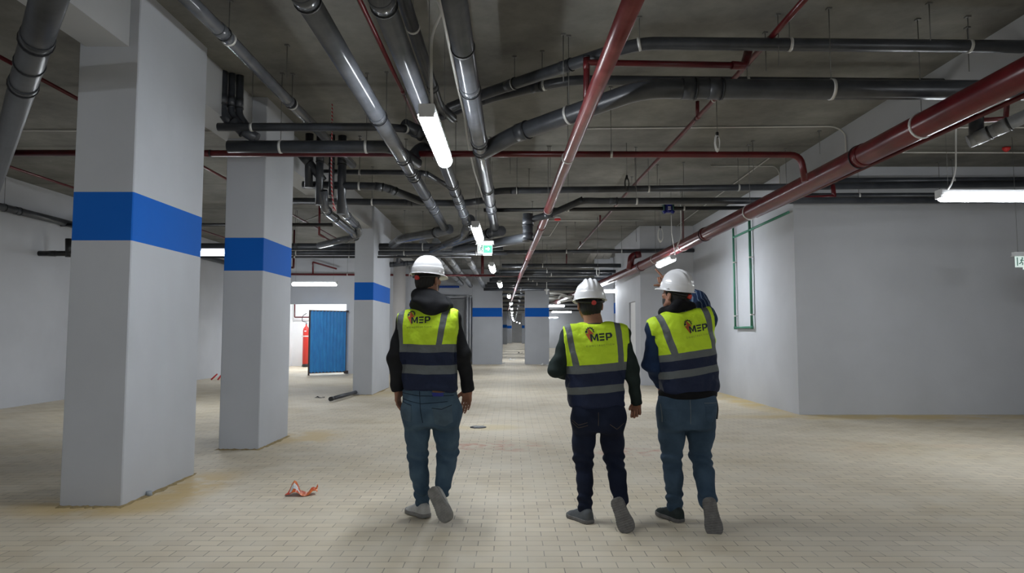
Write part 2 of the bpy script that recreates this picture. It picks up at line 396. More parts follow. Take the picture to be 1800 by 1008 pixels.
# bent white conduits that feed the hanging lamps
def cable(name, pts, r, m, label, cat, group=None, rad=0.08):
    pts = fillet(pts, rad)
    return tag(MB().tube(pts, r, 8).build(name, m, at=pts[0]), label, cat, group)
cable('lamp_conduit', [P(769, 0, 4.45), P(777, 20, 4.5), P(758, 62, 4.55), P(758, 150, 4.55), (-0.55, 4.62, 2.83)], 0.011, M['conduit'], 'pale conduit bending down to the large bright tube lamp', 'conduit')
cable('lamp_cable', [P(1681, 150, 7.1), P(1680, 300, 7.1), P(1672, 326, 7.1), (4.62, 7.2, 2.80)], 0.008, M['cable'], 'white cable dropping to the tube lamp at the right edge', 'cable', rad=0.2)
cable('lamp_cable', [(3.17, 12.7, SLAB), (3.17, 12.7, 3.1), (3.03, 12.8, 2.76)], 0.010, M['cable'], 'white cable dropping past the blue coupling to the lamp above the pointing person', 'cable')

# ---------------------------------------------------------------- hanging pipes
def pipe(name, pts, r, m, label, cat='pipe', group=None, bend=0.12, joints=(), clamps=(), n=18, cm=None, rodtop=SLAB, strap='strap', root=None):
    pts = [Vector(p) for p in pts]
    t = thing(name, label, cat, pts[0], group) if root is None else root
    MB().tube(fillet(pts, bend), r, n).build('pipe_run', m, t)
    for d in joints:                            # socket with a raised rubber lip
        c, ax = along(pts, d)
        k = MB(); k.tube([c - ax * 0.055, c + ax * 0.05], r * 1.07, n, smooth=True)
        k.build('coupling', cm or m, t)
        MB().tube([c + ax * 0.05, c + ax * 0.066], r * 1.14, n).build('seal_ring', M['rubber'], t)
    for d in clamps:
        c, ax = along(pts, d)
        MB().tube([c - ax * 0.013, c + ax * 0.013], r * 1.06 + 0.002, n).build('clamp', M[strap], t)
        if c.z + r < rodtop - 0.03:
            MB().tube([c + Vector((0, 0, r)), Vector((c.x, c.y, rodtop))], 0.004, 5).build('hanger_rod', M['rod'], t)
            MB().box(c.x - 0.02, c.x + 0.02, c.y - 0.02, c.y + 0.02, rodtop - 0.012, rodtop).build('ceiling_anchor', M['rod'], t)
    return t

def lx(u, v, z):                                # point of the photo at height z
    cx = (u - 900) / 1200; cz = -(v - 504) / 1200
    b = math.cos(PITCH) - math.sin(PITCH) * cz; c = math.sin(PITCH) + math.cos(PITCH) * cz
    t = (z - CAM_H) / c
    return Vector((cx * t, b * t, z))

g1 = 'large lengthwise drain pipes'
pipe('drain_pipe', [(-1.135, 1.9, 3.16), (-1.15, 11.7, 3.11)], 0.070, M['pvc'], 'large grey drain pipe, left one of the three that run towards the exit sign', group=g1,
     joints=(1.72, 3.75, 5.1, 5.65, 5.9, 7.6, 8.0), clamps=(7.0,), strap='rubber')
pipe('drain_pipe', [(-0.715, 1.9, 3.15), (-0.735, 11.5, 3.11)], 0.070, M['pvc'], 'grey drain pipe directly above the large bright tube lamp', group=g1,
     joints=(1.76, 4.0, 6.3, 7.2, 7.6, 8.3, 9.0), clamps=(6.8,), strap='rubber')
pipe('drain_pipe', [(-0.325, 1.9, 3.16), (-0.30, 11.7, 3.12)], 0.074, M['pvc'], 'grey drain pipe right of the large tube lamp, nearest the central red pipe', group=g1,
     joints=(3.1, 4.5, 4.8, 6.6, 8.0, 9.6), clamps=(2.4, 7.5), strap='rubber')
pipe('drain_pipe', [(-0.76, 2.6, 3.62), (-0.74, 6.75, 3.60), (-0.62, 7.0, 3.55)], 0.05, M['pvc_shaded'], 'thin black drain pipe between the middle and right grey drain pipes', clamps=(2.4,), joints=(3.6,))
# the elbow cluster the cross pipes run into
pipe('drain_elbow', [(-1.15, 7.15, 3.52), (-0.86, 7.5, 3.46), (-0.86, 8.0, 3.40)], 0.072, M['pvc_shaded'], 'dark elbow behind the large lamp where the left cross pipes meet', bend=0.2, joints=(0.2,))
pipe('drain_elbow', [(-1.12, 7.4, 3.2), (-1.02, 7.55, 3.40), (-0.86, 7.9, 3.42)], 0.07, M['pvc_shaded'], 'dark Y-branch below the dark elbow left of the large lamp', bend=0.15)
# continuing runs, shifted left
g2 = 'lengthwise drain pipes beyond the cross pipes'
pipe('drain_pipe', [(-2.05, 15.6, 3.38), (-2.05, 27.5, 3.30)], 0.09, M['pvc_dusty'], 'far lengthwise drain pipe, left of three above the hooded helmeted person', group=g2, joints=(1.5, 3.2, 4.2, 7, 9.5), clamps=(5, 8))
pipe('drain_pipe', [(-1.73, 15.4, 3.38), (-1.73, 28.5, 3.30)], 0.09, M['pvc_dusty'], 'far lengthwise drain pipe, middle of three', group=g2, joints=(1.2, 3.0, 4.5, 6.5, 9), clamps=(4, 8))
pipe('drain_pipe', [(-1.20, 15.4, 3.38), (-1.20, 28.5, 3.30)], 0.09, M['pvc_dusty'], 'far lengthwise drain pipe, right of three below the exit sign', group=g2, joints=(1.3, 3.3, 5.5, 8), clamps=(4.4, 8))

# left lengthwise pipe beside the beam and the sloping one at the upper left corner
pipe('drain_pipe', [lx(300, -30, 3.72), lx(392, 58, 3.72), lx(498, 168, 3.72), lx(620, 290, 3.72)], 0.055, M['pvc'], 'grey pipe running along the beam beside the nearest pillar', joints=(0.75, 2.4), clamps=(0.9, 2.5), bend=0.3)
pipe('drain_pipe', [lx(104, -60, 3.25), lx(60, 85, 3.25), lx(-40, 420, 3.25)], 0.095, M['pvc_shaded'], 'thick blurred grey pipe crossing the upper left corner', joints=(1.15, 2.2), clamps=(1.7,), strap='rubber', bend=0.3)

# cross pipes, right side
g3 = 'dark cross pipes over the right bay'
YT1 = 5.75
pipe('cross_pipe', [P(790, 190, 7.25), P(852, 165, 6.9), P(1068, 92, YT1 + 0.1), P(1130, 76, YT1), (8.5, YT1, 3.74)], 0.055, M['pvc_shaded'], 'topmost dark cross pipe, dropping to the left towards the large lamp', group=g3,
     clamps=(0.95, 2.35, 3.65, 5.2), joints=(0.9, 1.6), bend=0.15)
pipe('cross_pipe', [P(775, 205, 7.55), P(862, 172, 7.3), P(975, 146, 6.9), P(1010, 141, 6.85), (8.5, 6.85, 3.83)], 0.05, M['pvc_shaded'], 'second dark cross pipe, thin and close above the thickest one', group=g3,
     clamps=(1.3, 3.4), joints=(0.6, 1.2), bend=0.15)
YT2 = 5.6
pipe('cross_pipe', [(-0.30, 6.75, 3.12), P(905, 236, 6.55), P(1110, 163, YT2 + 0.12), P(1150, 156, YT2), (8.5, YT2, 3.32)], 0.082, M['pvc_shaded'], 'thickest dark cross pipe on the right with a sloping grey elbow end', group=g3,
     clamps=(1.05, 3.4, 5.6), joints=(0.5, 2.2, 2.42), bend=0.12)
# cross pipes, left side at the pillar tops
g4 = 'dark cross pipes left of the large lamp'
pipe('cross_pipe', [(-3.05, 6.95, 3.44), (-1.32, 6.95, 3.44), (-1.12, 7.15, 3.48)], 0.042, M['pvc_shaded'], 'upper of the two nearest dark pipes that start beside the nearest pillar', group=g4, clamps=(0.35, 2.0), strap='strap')
pipe('cross_pipe', [(-2.98, 7.05, 3.26), (-1.25, 7.05, 3.26), (-1.05, 7.45, 3.18)], 0.065, M['pvc_shaded'], 'lower of the two nearest dark pipes, just above the red cross pipe', group=g4, clamps=(0.55, 1.45), joints=(1.75,))
pipe('cross_pipe', [(-2.85, 9.5, 3.58), (-1.3, 9.5, 3.57), (-1.2, 9.55, 3.56), (-0.86, 9.95, 3.42)], 0.038, M['pvc_shaded'], 'thin dark pipe second down, bending to the middle drain pipe', group=g4, clamps=(0.7, 1.35), joints=(1.6,))
pipe('cross_pipe', [(-2.9, 9.35, 3.36), (-1.88, 9.35, 3.34), (-1.75, 9.4, 3.33), (-1.30, 9.85, 3.22), (-1.27, 10.0, 3.3)], 0.055, M['pvc_shaded'], 'dark pipe with a grey socket bending down to the left drain pipe', group=g4, clamps=(0.78,), joints=(1.05, 1.25))
pipe('cross_pipe', [(-3.6, 11.1, 3.48), (-0.8, 11.1, 3.44), (-0.45, 11.0, 3.47)], 0.055, M['pvc_shaded'], 'long straight dark pipe left of the middle drain pipe, lowest of its group', group=g4, clamps=(0.75, 1.3), joints=(1.9,))
# middle distance
pipe('cross_pipe', [(-0.45, 10.6, 3.48), (-0.20, 10.5, 3.52), (8.5, 10.5, 3.64)], 0.052, M['pvc_shaded'], 'dark cross pipe above the blue valve, upper of two', clamps=(0.55, 2.6, 4.0), joints=(0.5,))
pipe('cross_pipe', [P(928, 388, 9.95), P(965, 378, 9.95), P(1022, 353, 9.9), (1.35, 9.9, 3.24), (8.5, 10.2, 3.32)], 0.05, M['pvc_shaded'], 'dark cross pipe above the blue valve, lower of two, bending down at its left end', clamps=(1.65, 3.9), joints=(0.3, 0.8, 1.3), bend=0.1)
pipe('black_cable_pipe', [(-0.45, 10.8, 3.27), (3.95, 10.8, 3.31)], 0.032, M['black_pipe'], 'thin black pipe that carries the blue coupling', clamps=(1.35, 3.2))
pipe('drain_riser', [P(928, 376, 9.95), P(928, 418, 9.95), P(905, 422, 10.6), P(800, 440, 14.0)], 0.075, M['pvc_shaded'], 'short upright grey pipe turning left behind the exit sign', joints=(0.12, 0.34), bend=0.06)
# the trunk across the middle distance
YC = 15.2
pipe('cross_pipe', [(-8.7, YC, 3.24), (-0.2, YC, 3.24)], 0.085, M['pvc_shaded'], 'thick dark cross pipe behind the exit sign, upper of the stacked pair', clamps=(5.5, 6.7, 7.5, 8.1), joints=(3.5,))
pipe('cross_pipe', [(-8.7, YC - 0.1, 3.09), (-0.1, YC - 0.1, 3.09)], 0.05, M['pvc_shaded'], 'thinner dark cross pipe directly under the thick one behind the exit sign', clamps=(3.9, 6.3, 7.9))
pipe('cross_pipe', [(-8.7, YC - 0.2, 2.99), (-0.9, YC - 0.2, 2.99)], 0.022, M['black_pipe'], 'thin black line under the stacked pair of cross pipes', clamps=(3.9, 5.1))
pipe('drain_elbow', [P(790, 403, 11.6), P(760, 411, 12.0), P(705, 420, 13.4), P(690, 430, 14.4)], 0.085, M['pvc'], 'grey elbow turning left from the end of the left drain pipe', joints=(0.35,), bend=0.2)
pipe('drain_elbow', [P(882, 406, 11.6), P(850, 413, 12.2), P(790, 430, 14.2), P(760, 440, 14.9)], 0.085, M['pvc'], 'grey elbow turning left from the end of the right drain pipe', joints=(0.4,), bend=0.2)
pipe('drain_elbow', [P(826, 386, 11.4), P(815, 418, 13.2), P(770, 436, 14.9)], 0.085, M['pvc'], 'grey elbow under the end of the middle drain pipe', bend=0.3)
pipe('cross_pipe', [(-0.2, 17.5, 3.40), (4.6, 17.15, 3.40)], 0.05, M['pvc_shaded'], 'long dark cross pipe right of the exit sign running to the capped end', clamps=(1.6, 3.0), joints=(4.5,))
g5 = 'stack of dark cross pipes before the far piers'
for i, (y, z, r, x1) in enumerate(((20.0, 3.30, 0.06, 3.2), (21.0, 3.22, 0.05, 3.2), (21.8, 3.20, 0.06, 3.2), (22.6, 3.12, 0.05, 3.2), (23.6, 3.16, 0.07, 3.0), (24.6, 3.10, 0.06, 2.9), (26.0, 3.12, 0.07, 2.9), (27.4, 3.08, 0.06, 6))):
    pipe('cross_pipe', [(-0.3 - 0.12 * i, y, z), (x1, y, z)], r, M['pvc_shaded'], 'dark cross pipe in the dense stack above the two broad piers, %s from the top' % ('first', 'second', 'third', 'fourth', 'fifth', 'sixth', 'seventh', 'lowest')[i], group=g5, clamps=(1.2 + 0.3 * (i % 3),))
for i, y in enumerate((33, 37, 42, 48, 56)):
    pipe('cross_pipe', [(-3, y, 3.2), (6, y, 3.2)], 0.07, M['pvc_shaded'], 'tiny far cross pipe in the corridor gap, %s nearest' % ('first', 'second', 'third', 'fourth', 'fifth')[i], group='far cross pipes')
pipe('cross_pipe', [(-0.3, 45, 3.3), (-0.3, 92, 3.3)], 0.08, M['pvc_dusty'], 'far lengthwise pipe in the corridor gap left', group='far lengthwise pipes')
pipe('cross_pipe', [(0.46, 32, 3.3), (0.46, 99, 3.3)], 0.08, M['pvc_dusty'], 'far lengthwise pipe in the corridor gap right', group='far lengthwise pipes')

# risers out of the slab beside the second pillar
for i, (u, v, r, lb) in enumerate(((391, 150, 0.05, 'leftmost'), (407, 170, 0.035, 'middle'), (421, 170, 0.04, 'rightmost'))):
    a = P(u, v, 7.0 + 0.06 * i); pipe('drain_drop', [(a.x, a.y, SLAB), (a.x, a.y, 3.62), (a.x + 0.12, a.y + 0.02, 3.45)], r, M['pvc_shaded'], '%s of the three dark drops beside the nearest pillar' % lb, group='dark pipe drops at the nearest pillar', joints=(0.3,), bend=0.05)
pipe('drain_elbow', [P(410, 212, 7.0), P(425, 228, 7.03), P(452, 244, 7.05)], 0.06, M['pvc_shaded'], 'short sloping dark elbow joining the two nearest dark cross pipes', joints=(0.1,), bend=0.08)
for i, (u, z1, y, r, lb) in enumerate(((543, 3.30, 9.25, 0.055, 'leftmost'), (562, 3.05, 9.2, 0.05, 'second'), (583, 3.2, 9.3, 0.04, 'third'), (601, 2.95, 9.35, 0.06, 'rightmost'))):
    a = P(u, 300, y); pipe('drain_drop', [(a.x, a.y, SLAB), (a.x, a.y, z1)], r, M['pvc_shaded'], '%s dark drop of the four behind the second pillar' % lb, group='dark pipe drops behind the second pillar', joints=(0.35,))
pipe('drain_elbow', [P(520, 262, 9.2), P(545, 288, 9.25), P(568, 318, 9.3)], 0.06, M['pvc_shaded'], 'sloping dark elbow at the corner of the second pillar', joints=(0.2,), bend=0.1)
pipe('drain_pipe', [P(568, 335, 9.2), P(570, 364, 9.3), P(578, 375, 9.8), P(618, 408, 12.0), P(625, 417, 12.3), P(598, 423, 12.4), P(561, 432, 13.0)], 0.06, M['pvc'], 'grey pipe that drops, runs back and folds sharply to the left', joints=(0.5, 1.2, 3.2), bend=0.12)
pipe('drain_pipe', [P(600, 350, 9.4), P(606, 376, 9.6), P(628, 398, 12.0), P(632, 412, 12.2), P(608, 423, 12.4)], 0.06, M['pvc'], 'second grey pipe folding left beside the first, nearer the lamp', joints=(0.6, 2.2), bend=0.12)
# left bay
pipe('wall_pipe', [(-8.72, 3, 3.46), (-8.72, 21, 3.46)], 0.065, M['pvc_shaded'], 'dark pipe running along the left wall near the slab', joints=(8.9,), clamps=(8.6,), strap='rubber')
pipe('cross_pipe', [(-8.8, 13.2, 3.42), (-3.5, 13.2, 3.42)], 0.035, M['black_pipe'], 'thin black cross pipe in the left bay behind the pillars', clamps=(2.0,))
st = pipe('pipe_stub', [(-8.86, 12.7, P(78, 446, 12.7).z), P(128, 446, 12.7)], 0.05, M['black_pipe'], 'black pipe stub low on the left wall beside the nearest pillar', joints=(0.25,))
MB().tube([P(121, 420, 12.7), P(121, 452, 12.7)], 0.06, 12).build('upright_end', M['black_pipe'], st)

# ---------------------------------------------------------------- red sprinkler pipes
g6 = 'red fire sprinkler pipes'
pipe('sprinkler_main', [(3.55, 1.5, 3.10), (3.55, 8.0, 3.10), (3.05, 17.2, 2.90), (2.75, 22.5, 2.88), (1.90, 41.0, 2.88)], 0.108, M['red'], 'thick red pipe running along the right side over the pointing person', cm=M['red'],
     clamps=(4.3, 8.3, 11.5, 13.5), joints=(5.3, 10.2, 14.8), n=28, bend=1.5)
pipe('sprinkler_elbow', [P(1126, 447, 16.9), P(1110, 450, 16.9), P(1107, 474, 16.9)], 0.085, M['red'], 'dark red flanged elbow at the grey wall end', bend=0.2, joints=(0.1,))
pipe('sprinkler_main', [lx(1158, -110, 3.14), lx(1003, 265, 3.12), lx(958, 385, 3.09), lx(915, 484, 3.06), lx(893, 545, 3.04)], 0.060, M['red_dusty'], 'central red pipe running away from the top centre to the corridor gap', clamps=(3.9, 6.8, 11.0, 15), joints=(8.3, 13.0, 20), n=24, bend=2, strap='strap')
pipe('sprinkler_main', [(-8.8, 7.45, 3.31), (3.20, 7.45, 3.28), (3.24, 7.45, 2.98)], 0.036, M['red'], 'red cross pipe across the whole width, turning down at its right end', clamps=(9.9, 3.0), joints=(5.4,), bend=0.12)
pipe('sprinkler_branch', [lx(621, -25, 3.85), lx(728, 205, 3.85), lx(762, 280, 3.85)], 0.019, M['red'], 'thin red branch between the left and middle drain pipes', group=g6, joints=(2.2,))
pipe('sprinkler_branch', [P(1031, 200, 5.85), P(1031, 110, 5.85), (1.95, 5.85, 3.655)], 0.028, M['red'], 'red bracket-shaped branch rising from the central red pipe and turning right', group=g6, joints=(0.45,), bend=0.03)
pipe('sprinkler_branch', [lx(1440, -30, 3.86), lx(1300, 128, 3.86), lx(1115, 325, 3.86), lx(1008, 446, 3.86)], 0.026, M['red'], 'long red branch slanting from the top right down to the middle', group=g6, joints=(1.0, 3.1), clamps=(2.5, 7.0), bend=1)
pipe('sprinkler_branch', [(2.12, 5.95, 3.84), (2.05, 5.88, 3.66), (1.93, 5.85, 3.655)], 0.036, M['red'], 'red tee where the bracket-shaped branch meets the slanting branch', group=g6, bend=0.03)
for i, (u, v0, v1, y, lb) in enumerate(((1226, 178, 206, 7.9, 'beside the slanting red branch near the thick dark pipe'), (1055, 373, 393, 14.5, 'above the left of the blue coupling'), (1020, 417, 436, 18.5, 'right of the central red pipe, farther back'),
                                    (1201, 405, 421, 15.0, 'above the thick red pipe near the cable coil'), (561, 392, 412, 13.5, 'left of the folding grey pipe'), (996, 452, 466, 22, 'smallest and farthest right of the central red pipe'))):
    y = lx(u, v1, 3.86).y if i < 3 else y
    a, b = P(u, v0, y), P(u, v1, y)
    if i >= 3: a = Vector((b.x, b.y, SLAB))
    s = thing('fire_sprinkler', 'short red sprinkler upright ' + lb, 'sprinkler', b, 'red sprinkler uprights')
    MB().tube([a, b], 0.022, 10).build('nipple', M['red'], s)
    MB().lathe([(0.004, 0.03), (0.028, 0.02), (0.03, 0.012), (0.01, 0.0), (0.01, -0.03)], a, 'z', 12).build('deflector', M['steel'], s)
cable('sprinkler_branch', [P(561, 412, 13.5), P(581, 424, 14.6)], 0.022, M['red'], 'short slanting red piece behind the folding grey pipe', 'pipe')
pipe('sprinkler_branch', [(-4.75, 3, 3.86), (-4.72, 21, 3.86)], 0.02, M['red'], 'thin red branch in the left bay nearest the pillars', group=g6)
pipe('sprinkler_branch', [(-7.55, 4, 3.80), (-7.5, 21, 3.80)], 0.02, M['red'], 'thin red branch in the left bay nearest the left wall', group=g6)
pipe('sprinkler_main', [(-8.8, 21.9, 3.22), (0.30, 21.9, 3.16)], 0.035, M['red'], 'thin far red cross pipe above the doorway with the blue gate', clamps=(3.5, 5.5), joints=(7.5,))
cable('sprinkler_branch', [P(550, 482, 21.9), P(550, 461, 21.9), P(592, 473, 21.9)], 0.028, M['red'], 'red branch rising from the far cross pipe and slanting right', 'pipe', rad=0.02)
cable('sprinkler_branch', [P(508, 470, 18), P(516, 471, 18), Vector((P(516, 471, 18).x, 18, SLAB))], 0.028, M['red'], 'small red hook beside the second pillar', 'pipe', rad=0.02)
cable('sprinkler_branch', [P(848, 448, 21.8), P(848, 482, 21.8)], 0.05, M['red'], 'upright red pipe below the exit sign', 'pipe')
cable('sprinkler_branch', [lx(1840, 150, 3.02), lx(1405, 347, 3.02), lx(1330, 381, 3.02)], 0.02, M['red'], 'thin red line directly below the thick right red pipe', 'pipe')
cable('sprinkler_branch', [P(1406, 349, 10.3), P(1466, 346, 10.3), P(1464, 325, 10.3)], 0.035, M['red'], 'small red pipe frame against the dark pipes right of the thick red pipe', 'pipe', rad=0.02)
cable('sprinkler_branch', [P(1694, 213, 6.4), P(1768, 209, 6.4), P(1770, 182, 6.4)], 0.024, M['red'], 'red branch with upright end near the right edge', 'pipe', rad=0.02)

# right bay
pipe('drain_pipe', [P(1702, 250, 6.3), P(1712, 246, 6.28), P(1830, 192, 5.9)], 0.06, M['pvc_dusty'], 'short thick grey pipe with a capped end at the right edge', joints=(0.12, 0.28, 0.62))
pipe('drain_drop', [P(1716, 205, 6.35), P(1716, 240, 6.32)], 0.062, M['pvc_shaded'], 'short dark stub rising from the capped grey pipe at the right edge')
pipe('cross_pipe', [(4.65, 10.62, 3.70), (10.5, 10.62, 3.73)], 0.05, M['pvc_shaded'], 'upper dark cross pipe against the plain wall right of the thick red pipe', clamps=(2.3,))
pipe('cross_pipe', [(4.65, 10.80, 3.50), (10.5, 10.80, 3.52)], 0.045, M['pvc_shaded'], 'lower dark cross pipe against the plain wall, ending behind the right lamp', clamps=(0.9, 2.2))
h = thing('heat_detector', 'red smoke detector on the slab at the right edge', 'detector', lx(1769, 262, SLAB - 0.03))
MB().lathe([(0.02, 0.03), (0.055, 0.02), (0.055, 0.0), (0.03, -0.035), (0.012, -0.045)], lx(1769, 262, SLAB - 0.03), 'z', 16).build('detector_body', M['red_plain'], h)
h = thing('heat_detector', 'small red smoke detector right of the central red pipe', 'detector', lx(980, 387, SLAB - 0.09))
MB().lathe([(0.05, 0.09), (0.07, 0.05), (0.07, 0.03)], lx(980, 387, SLAB - 0.09), 'z', 16).build('detector_body', M['cable'], h)
MB().lathe([(0.075, 0.03), (0.075, -0.01), (0.03, -0.02)], lx(980, 387, SLAB - 0.09), 'z', 16).build('detector_ring', M['red_plain'], h)

# surface conduits on the slab
g7 = 'pale conduits on the slab'
zc = SLAB - 0.015
def cd_(pts, lb, r=0.011): cable('conduit', pts, r, M['conduit'], lb, 'conduit', g7, rad=0.12)
cd_([(0.9, 8.95, zc), (4.25, 8.85, zc), (4.40, 8.85, zc - 0.08), (4.40, 8.85, 3.62)], 'pale conduit across the slab turning down at the right beam')
cd_([(3.25, 11.0, zc), (4.3, 11.0, zc), (4.37, 11.0, zc - 0.1), (4.37, 11.0, 3.6)], 'second pale conduit turning down at the right beam')
cd_([lx(1352, 278, zc), lx(1182, 403, zc)], 'pale conduit slanting along the slab above the thick red pipe')
cd_([lx(1470, 268, 4.0) + Vector((0.5, 0, 0)), (10.5, 10.2, zc)], 'pale conduit across the right bay')
cd_([(5.0, 8.9, zc), (10.5, 8.9, zc)], 'pale conduit across the right bay with the red detector')
cd_([(0.7, 16.4, zc), (3.2, 16.4, zc)], 'far pale conduit behind the central red pipe')
cd_([lx(982, 391, zc), lx(966, 416, zc), lx(935, 416, zc)], 'short bent conduit leading to the small red detector')
cd_([lx(500, 395, zc) + Vector((0.3, 0, 0)), (-3.7, 14.6, zc)], 'short conduit behind the second pillar')
cd_([P(769, -20, 4.0), P(806, 160, 5.6), P(816, 200, 6.2), P(822, 250, 7.4), P(833, 300, 8.8), P(856, 370, 12)], 'pale conduit running between the middle and right drain pipes')
cd_([(-8.6, 9.0, zc), (-3.6, 9.1, zc)], 'conduit across the slab of the left bay')

# long loose hanger rods without load
rods = [(505, 79, 'above the nearest two dark cross pipes'), (643, 137, 'left of the thin red branch, nearer one'), (680, 127, 'right of the thin red branch'), (953, 90, 'above the topmost dark cross pipe where it slopes'),
        (990, 60, 'just left of the top of the central red pipe'), (897, 270, 'first one right of the right drain pipe, under the red cross pipe'), (930, 297, 'second one right of the right drain pipe'), (967, 257, 'just left of the central red pipe, under the red cross pipe'),
        (1345, 57, 'at the top, left of the slanting red branch'), (1367, 25, 'at the top, touching the slanting red branch'), (1633, 5, 'at the upper right above the topmost cross pipe'), (1700, 48, 'at the upper right nearest the beam'),
        (1116, 274, 'just right of the central red pipe, beside the dark cable coil'), (1155, 290, 'above the blue coupling, under the red cross pipe'), (1323, 248, 'near the right end of the red cross pipe, left one'), (1440, 230, 'near the bend of the pale conduit'),
        (1532, 195, 'against the right beam under the thickest cross pipe'), (1118, 390, 'between the blue coupling and the far cross pipe'), (1011, 391, 'beside the small red detector'), (1196, 383, 'right of the blue coupling cable')]
for i, (u, v, lb) in enumerate(rods):
    a = lx(u, v, SLAB)
    L = 0.32 + 0.22 * ((i * 7) % 5) / 5
    t = thing('hanger_rod', 'bare threaded rod ' + lb, 'rod', a, 'bare hanger rods')
    MB().tube([a, a - Vector((0, 0, L))], 0.0045, 6).build('rod', M['rod'], t)
    MB().box(a.x - 0.02, a.x + 0.02, a.y - 0.02, a.y + 0.02, SLAB - 0.012, SLAB).build('ceiling_anchor', M['rod'], t)

# ================================================================ people
class Field:
    """a signed distance field on a regular grid; smooth unions of limbs, meshed as one closed surface"""
    def __init__(s, lo, hi, h):
        s.lo = np.array(lo, float); s.h = h
        s.n = np.ceil((np.array(hi) - s.lo) / h).astype(int) + 1
        s.F = np.full(s.n, 1.0, np.float32)
    def sub(s, lo, hi):
        a = np.clip(np.floor((np.array(lo) - s.lo) / s.h).astype(int), 0, s.n - 1)
        b = np.clip(np.ceil((np.array(hi) - s.lo) / s.h).astype(int) + 1, 1, s.n)
        sl = tuple(slice(i, j) for i, j in zip(a, b))
        g = [(s.lo[i] + s.h * np.arange(a[i], b[i])).astype(np.float32) for i in range(3)]
        return sl, g[0][:, None, None], g[1][None, :, None], g[2][None, None, :]
    def join(s, sl, d, k):
        A = s.F[sl]; t = np.clip(0.5 + 0.5 * (d - A) / k, 0, 1)
        s.F[sl] = d * (1 - t) + A * t - k * t * (1 - t)
    def cap(s, a, b, ra, rb=None, k=0.02, cut=False, flat=None):
        rb = ra if rb is None else rb
        a = np.array(a, float); b = np.array(b, float); R = max(ra, rb) + k + 3 * s.h
        sl, X, Y, Z = s.sub(np.minimum(a, b) - R, np.maximum(a, b) + R)
        ab = b - a; L = max(float(ab @ ab), 1e-9)
        px, py, pz = X - a[0], Y - a[1], Z - a[2]
        t = np.clip((px * ab[0] + py * ab[1] + pz * ab[2]) / L, 0, 1)
        dx, dy, dz = px - t * ab[0], py - t * ab[1], pz - t * ab[2]
        if flat is not None:                    # (unit vector, factor): squeeze along it
            u, f = np.array(flat[0], float), flat[1]
            q = (dx * u[0] + dy * u[1] + dz * u[2]) * (f - 1)
            dx, dy, dz = dx + q * u[0], dy + q * u[1], dz + q * u[2]
        d = np.sqrt(dx * dx + dy * dy + dz * dz) - (ra + (rb - ra) * t)
        if cut: s.carve(sl, d, k)
        else: s.join(sl, d, k)
    def carve(s, sl, d, k):
        A = s.F[sl]; t = np.clip(0.5 - 0.5 * (A + d) / k, 0, 1)
        s.F[sl] = A * (1 - t) - d * t + k * t * (1 - t)
    def ell(s, c, rad, R=None, k=0.02, cut=False, p=2.0):
        c = np.array(c, float); m = max(rad) + k + 3 * s.h
        sl, X, Y, Z = s.sub(c - m, c + m)
        x, y, z = X - c[0], Y - c[1], Z - c[2]
        if R is not None:
            x, y, z = (R[0][0] * x + R[1][0] * y + R[2][0] * z), (R[0][1] * x + R[1][1] * y + R[2][1] * z), (R[0][2] * x + R[1][2] * y + R[2][2] * z)
        q = (np.abs(x / rad[0]) ** p + np.abs(y / rad[1]) ** p + np.abs(z / rad[2]) ** p) ** (1 / p)
        d = (q - 1) * min(rad)
        if cut: s.carve(sl, d, k)
        else: s.join(sl, d, k)
    def loft(s, rows, k=0.03, p=2.4, grow=0.0):
        """rows of (centre, half width, half depth, yaw) from low to high z"""
        rows = sorted(rows, key=lambda r: r[0][2])
        z = np.array([r[0][2] for r in rows])
        m = max(r[1] for r in rows) + 0.08
        lo = [min(r[0][i] for r in rows) - m for i in range(2)] + [z[0] - 0.05 - k]
        hi = [max(r[0][i] for r in rows) + m for i in range(2)] + [z[-1] + 0.05 + k]
        sl, X, Y, Z = s.sub(lo, hi)
        zz = Z[0, 0, :]
        zs = np.clip(zz, z[0], z[-1])
        def I(f):
            v = np.interp(zs, z, [f(r) for r in rows])
            w_ = np.interp(np.clip(zs - 0.02, z[0], z[-1]), z, [f(r) for r in rows]); u_ = np.interp(np.clip(zs + 0.02, z[0], z[-1]), z, [f(r) for r in rows])
            return ((v + w_ + u_) / 3).astype(np.float32)[None, None, :]
        cx, cy, a, b, yw = I(lambda r: r[0][0]), I(lambda r: r[0][1]), I(lambda r: r[1]) + grow, I(lambda r: r[2]) + grow, I(lambda r: r[3])
        x, y = X - cx, Y - cy; c_, s_ = np.cos(yw), np.sin(yw)
        x, y = x * c_ + y * s_, -x * s_ + y * c_
        q = (np.abs(x / a) ** p + np.abs(y / b) ** p) ** (1 / p)
        d = (q - 1) * np.minimum(a, b)
        e = np.maximum(z[0] - Z, Z - z[-1])
        r = 0.02; u, v = d + r, e + r
        d = np.minimum(np.maximum(u, v), 0) + np.sqrt(np.maximum(u, 0) ** 2 + np.maximum(v, 0) ** 2) - r
        s.join(sl, d.astype(np.float32), k)
    def noise(s, fn):
        _, X, Y, Z = s.sub(s.lo, s.lo + s.h * (s.n - 1))
        near = np.abs(s.F) < 0.05
        D = fn(X, Y, Z)
        s.F += np.where(near, np.broadcast_to(D, s.F.shape), 0).astype(np.float32)
    def slab(s, n, d0):                         # keep only where n.p < d0
        _, X, Y, Z = s.sub(s.lo, s.lo + s.h * (s.n - 1))
        s.F = np.maximum(s.F, (n[0] * X + n[1] * Y + n[2] * Z - d0).astype(np.float32))
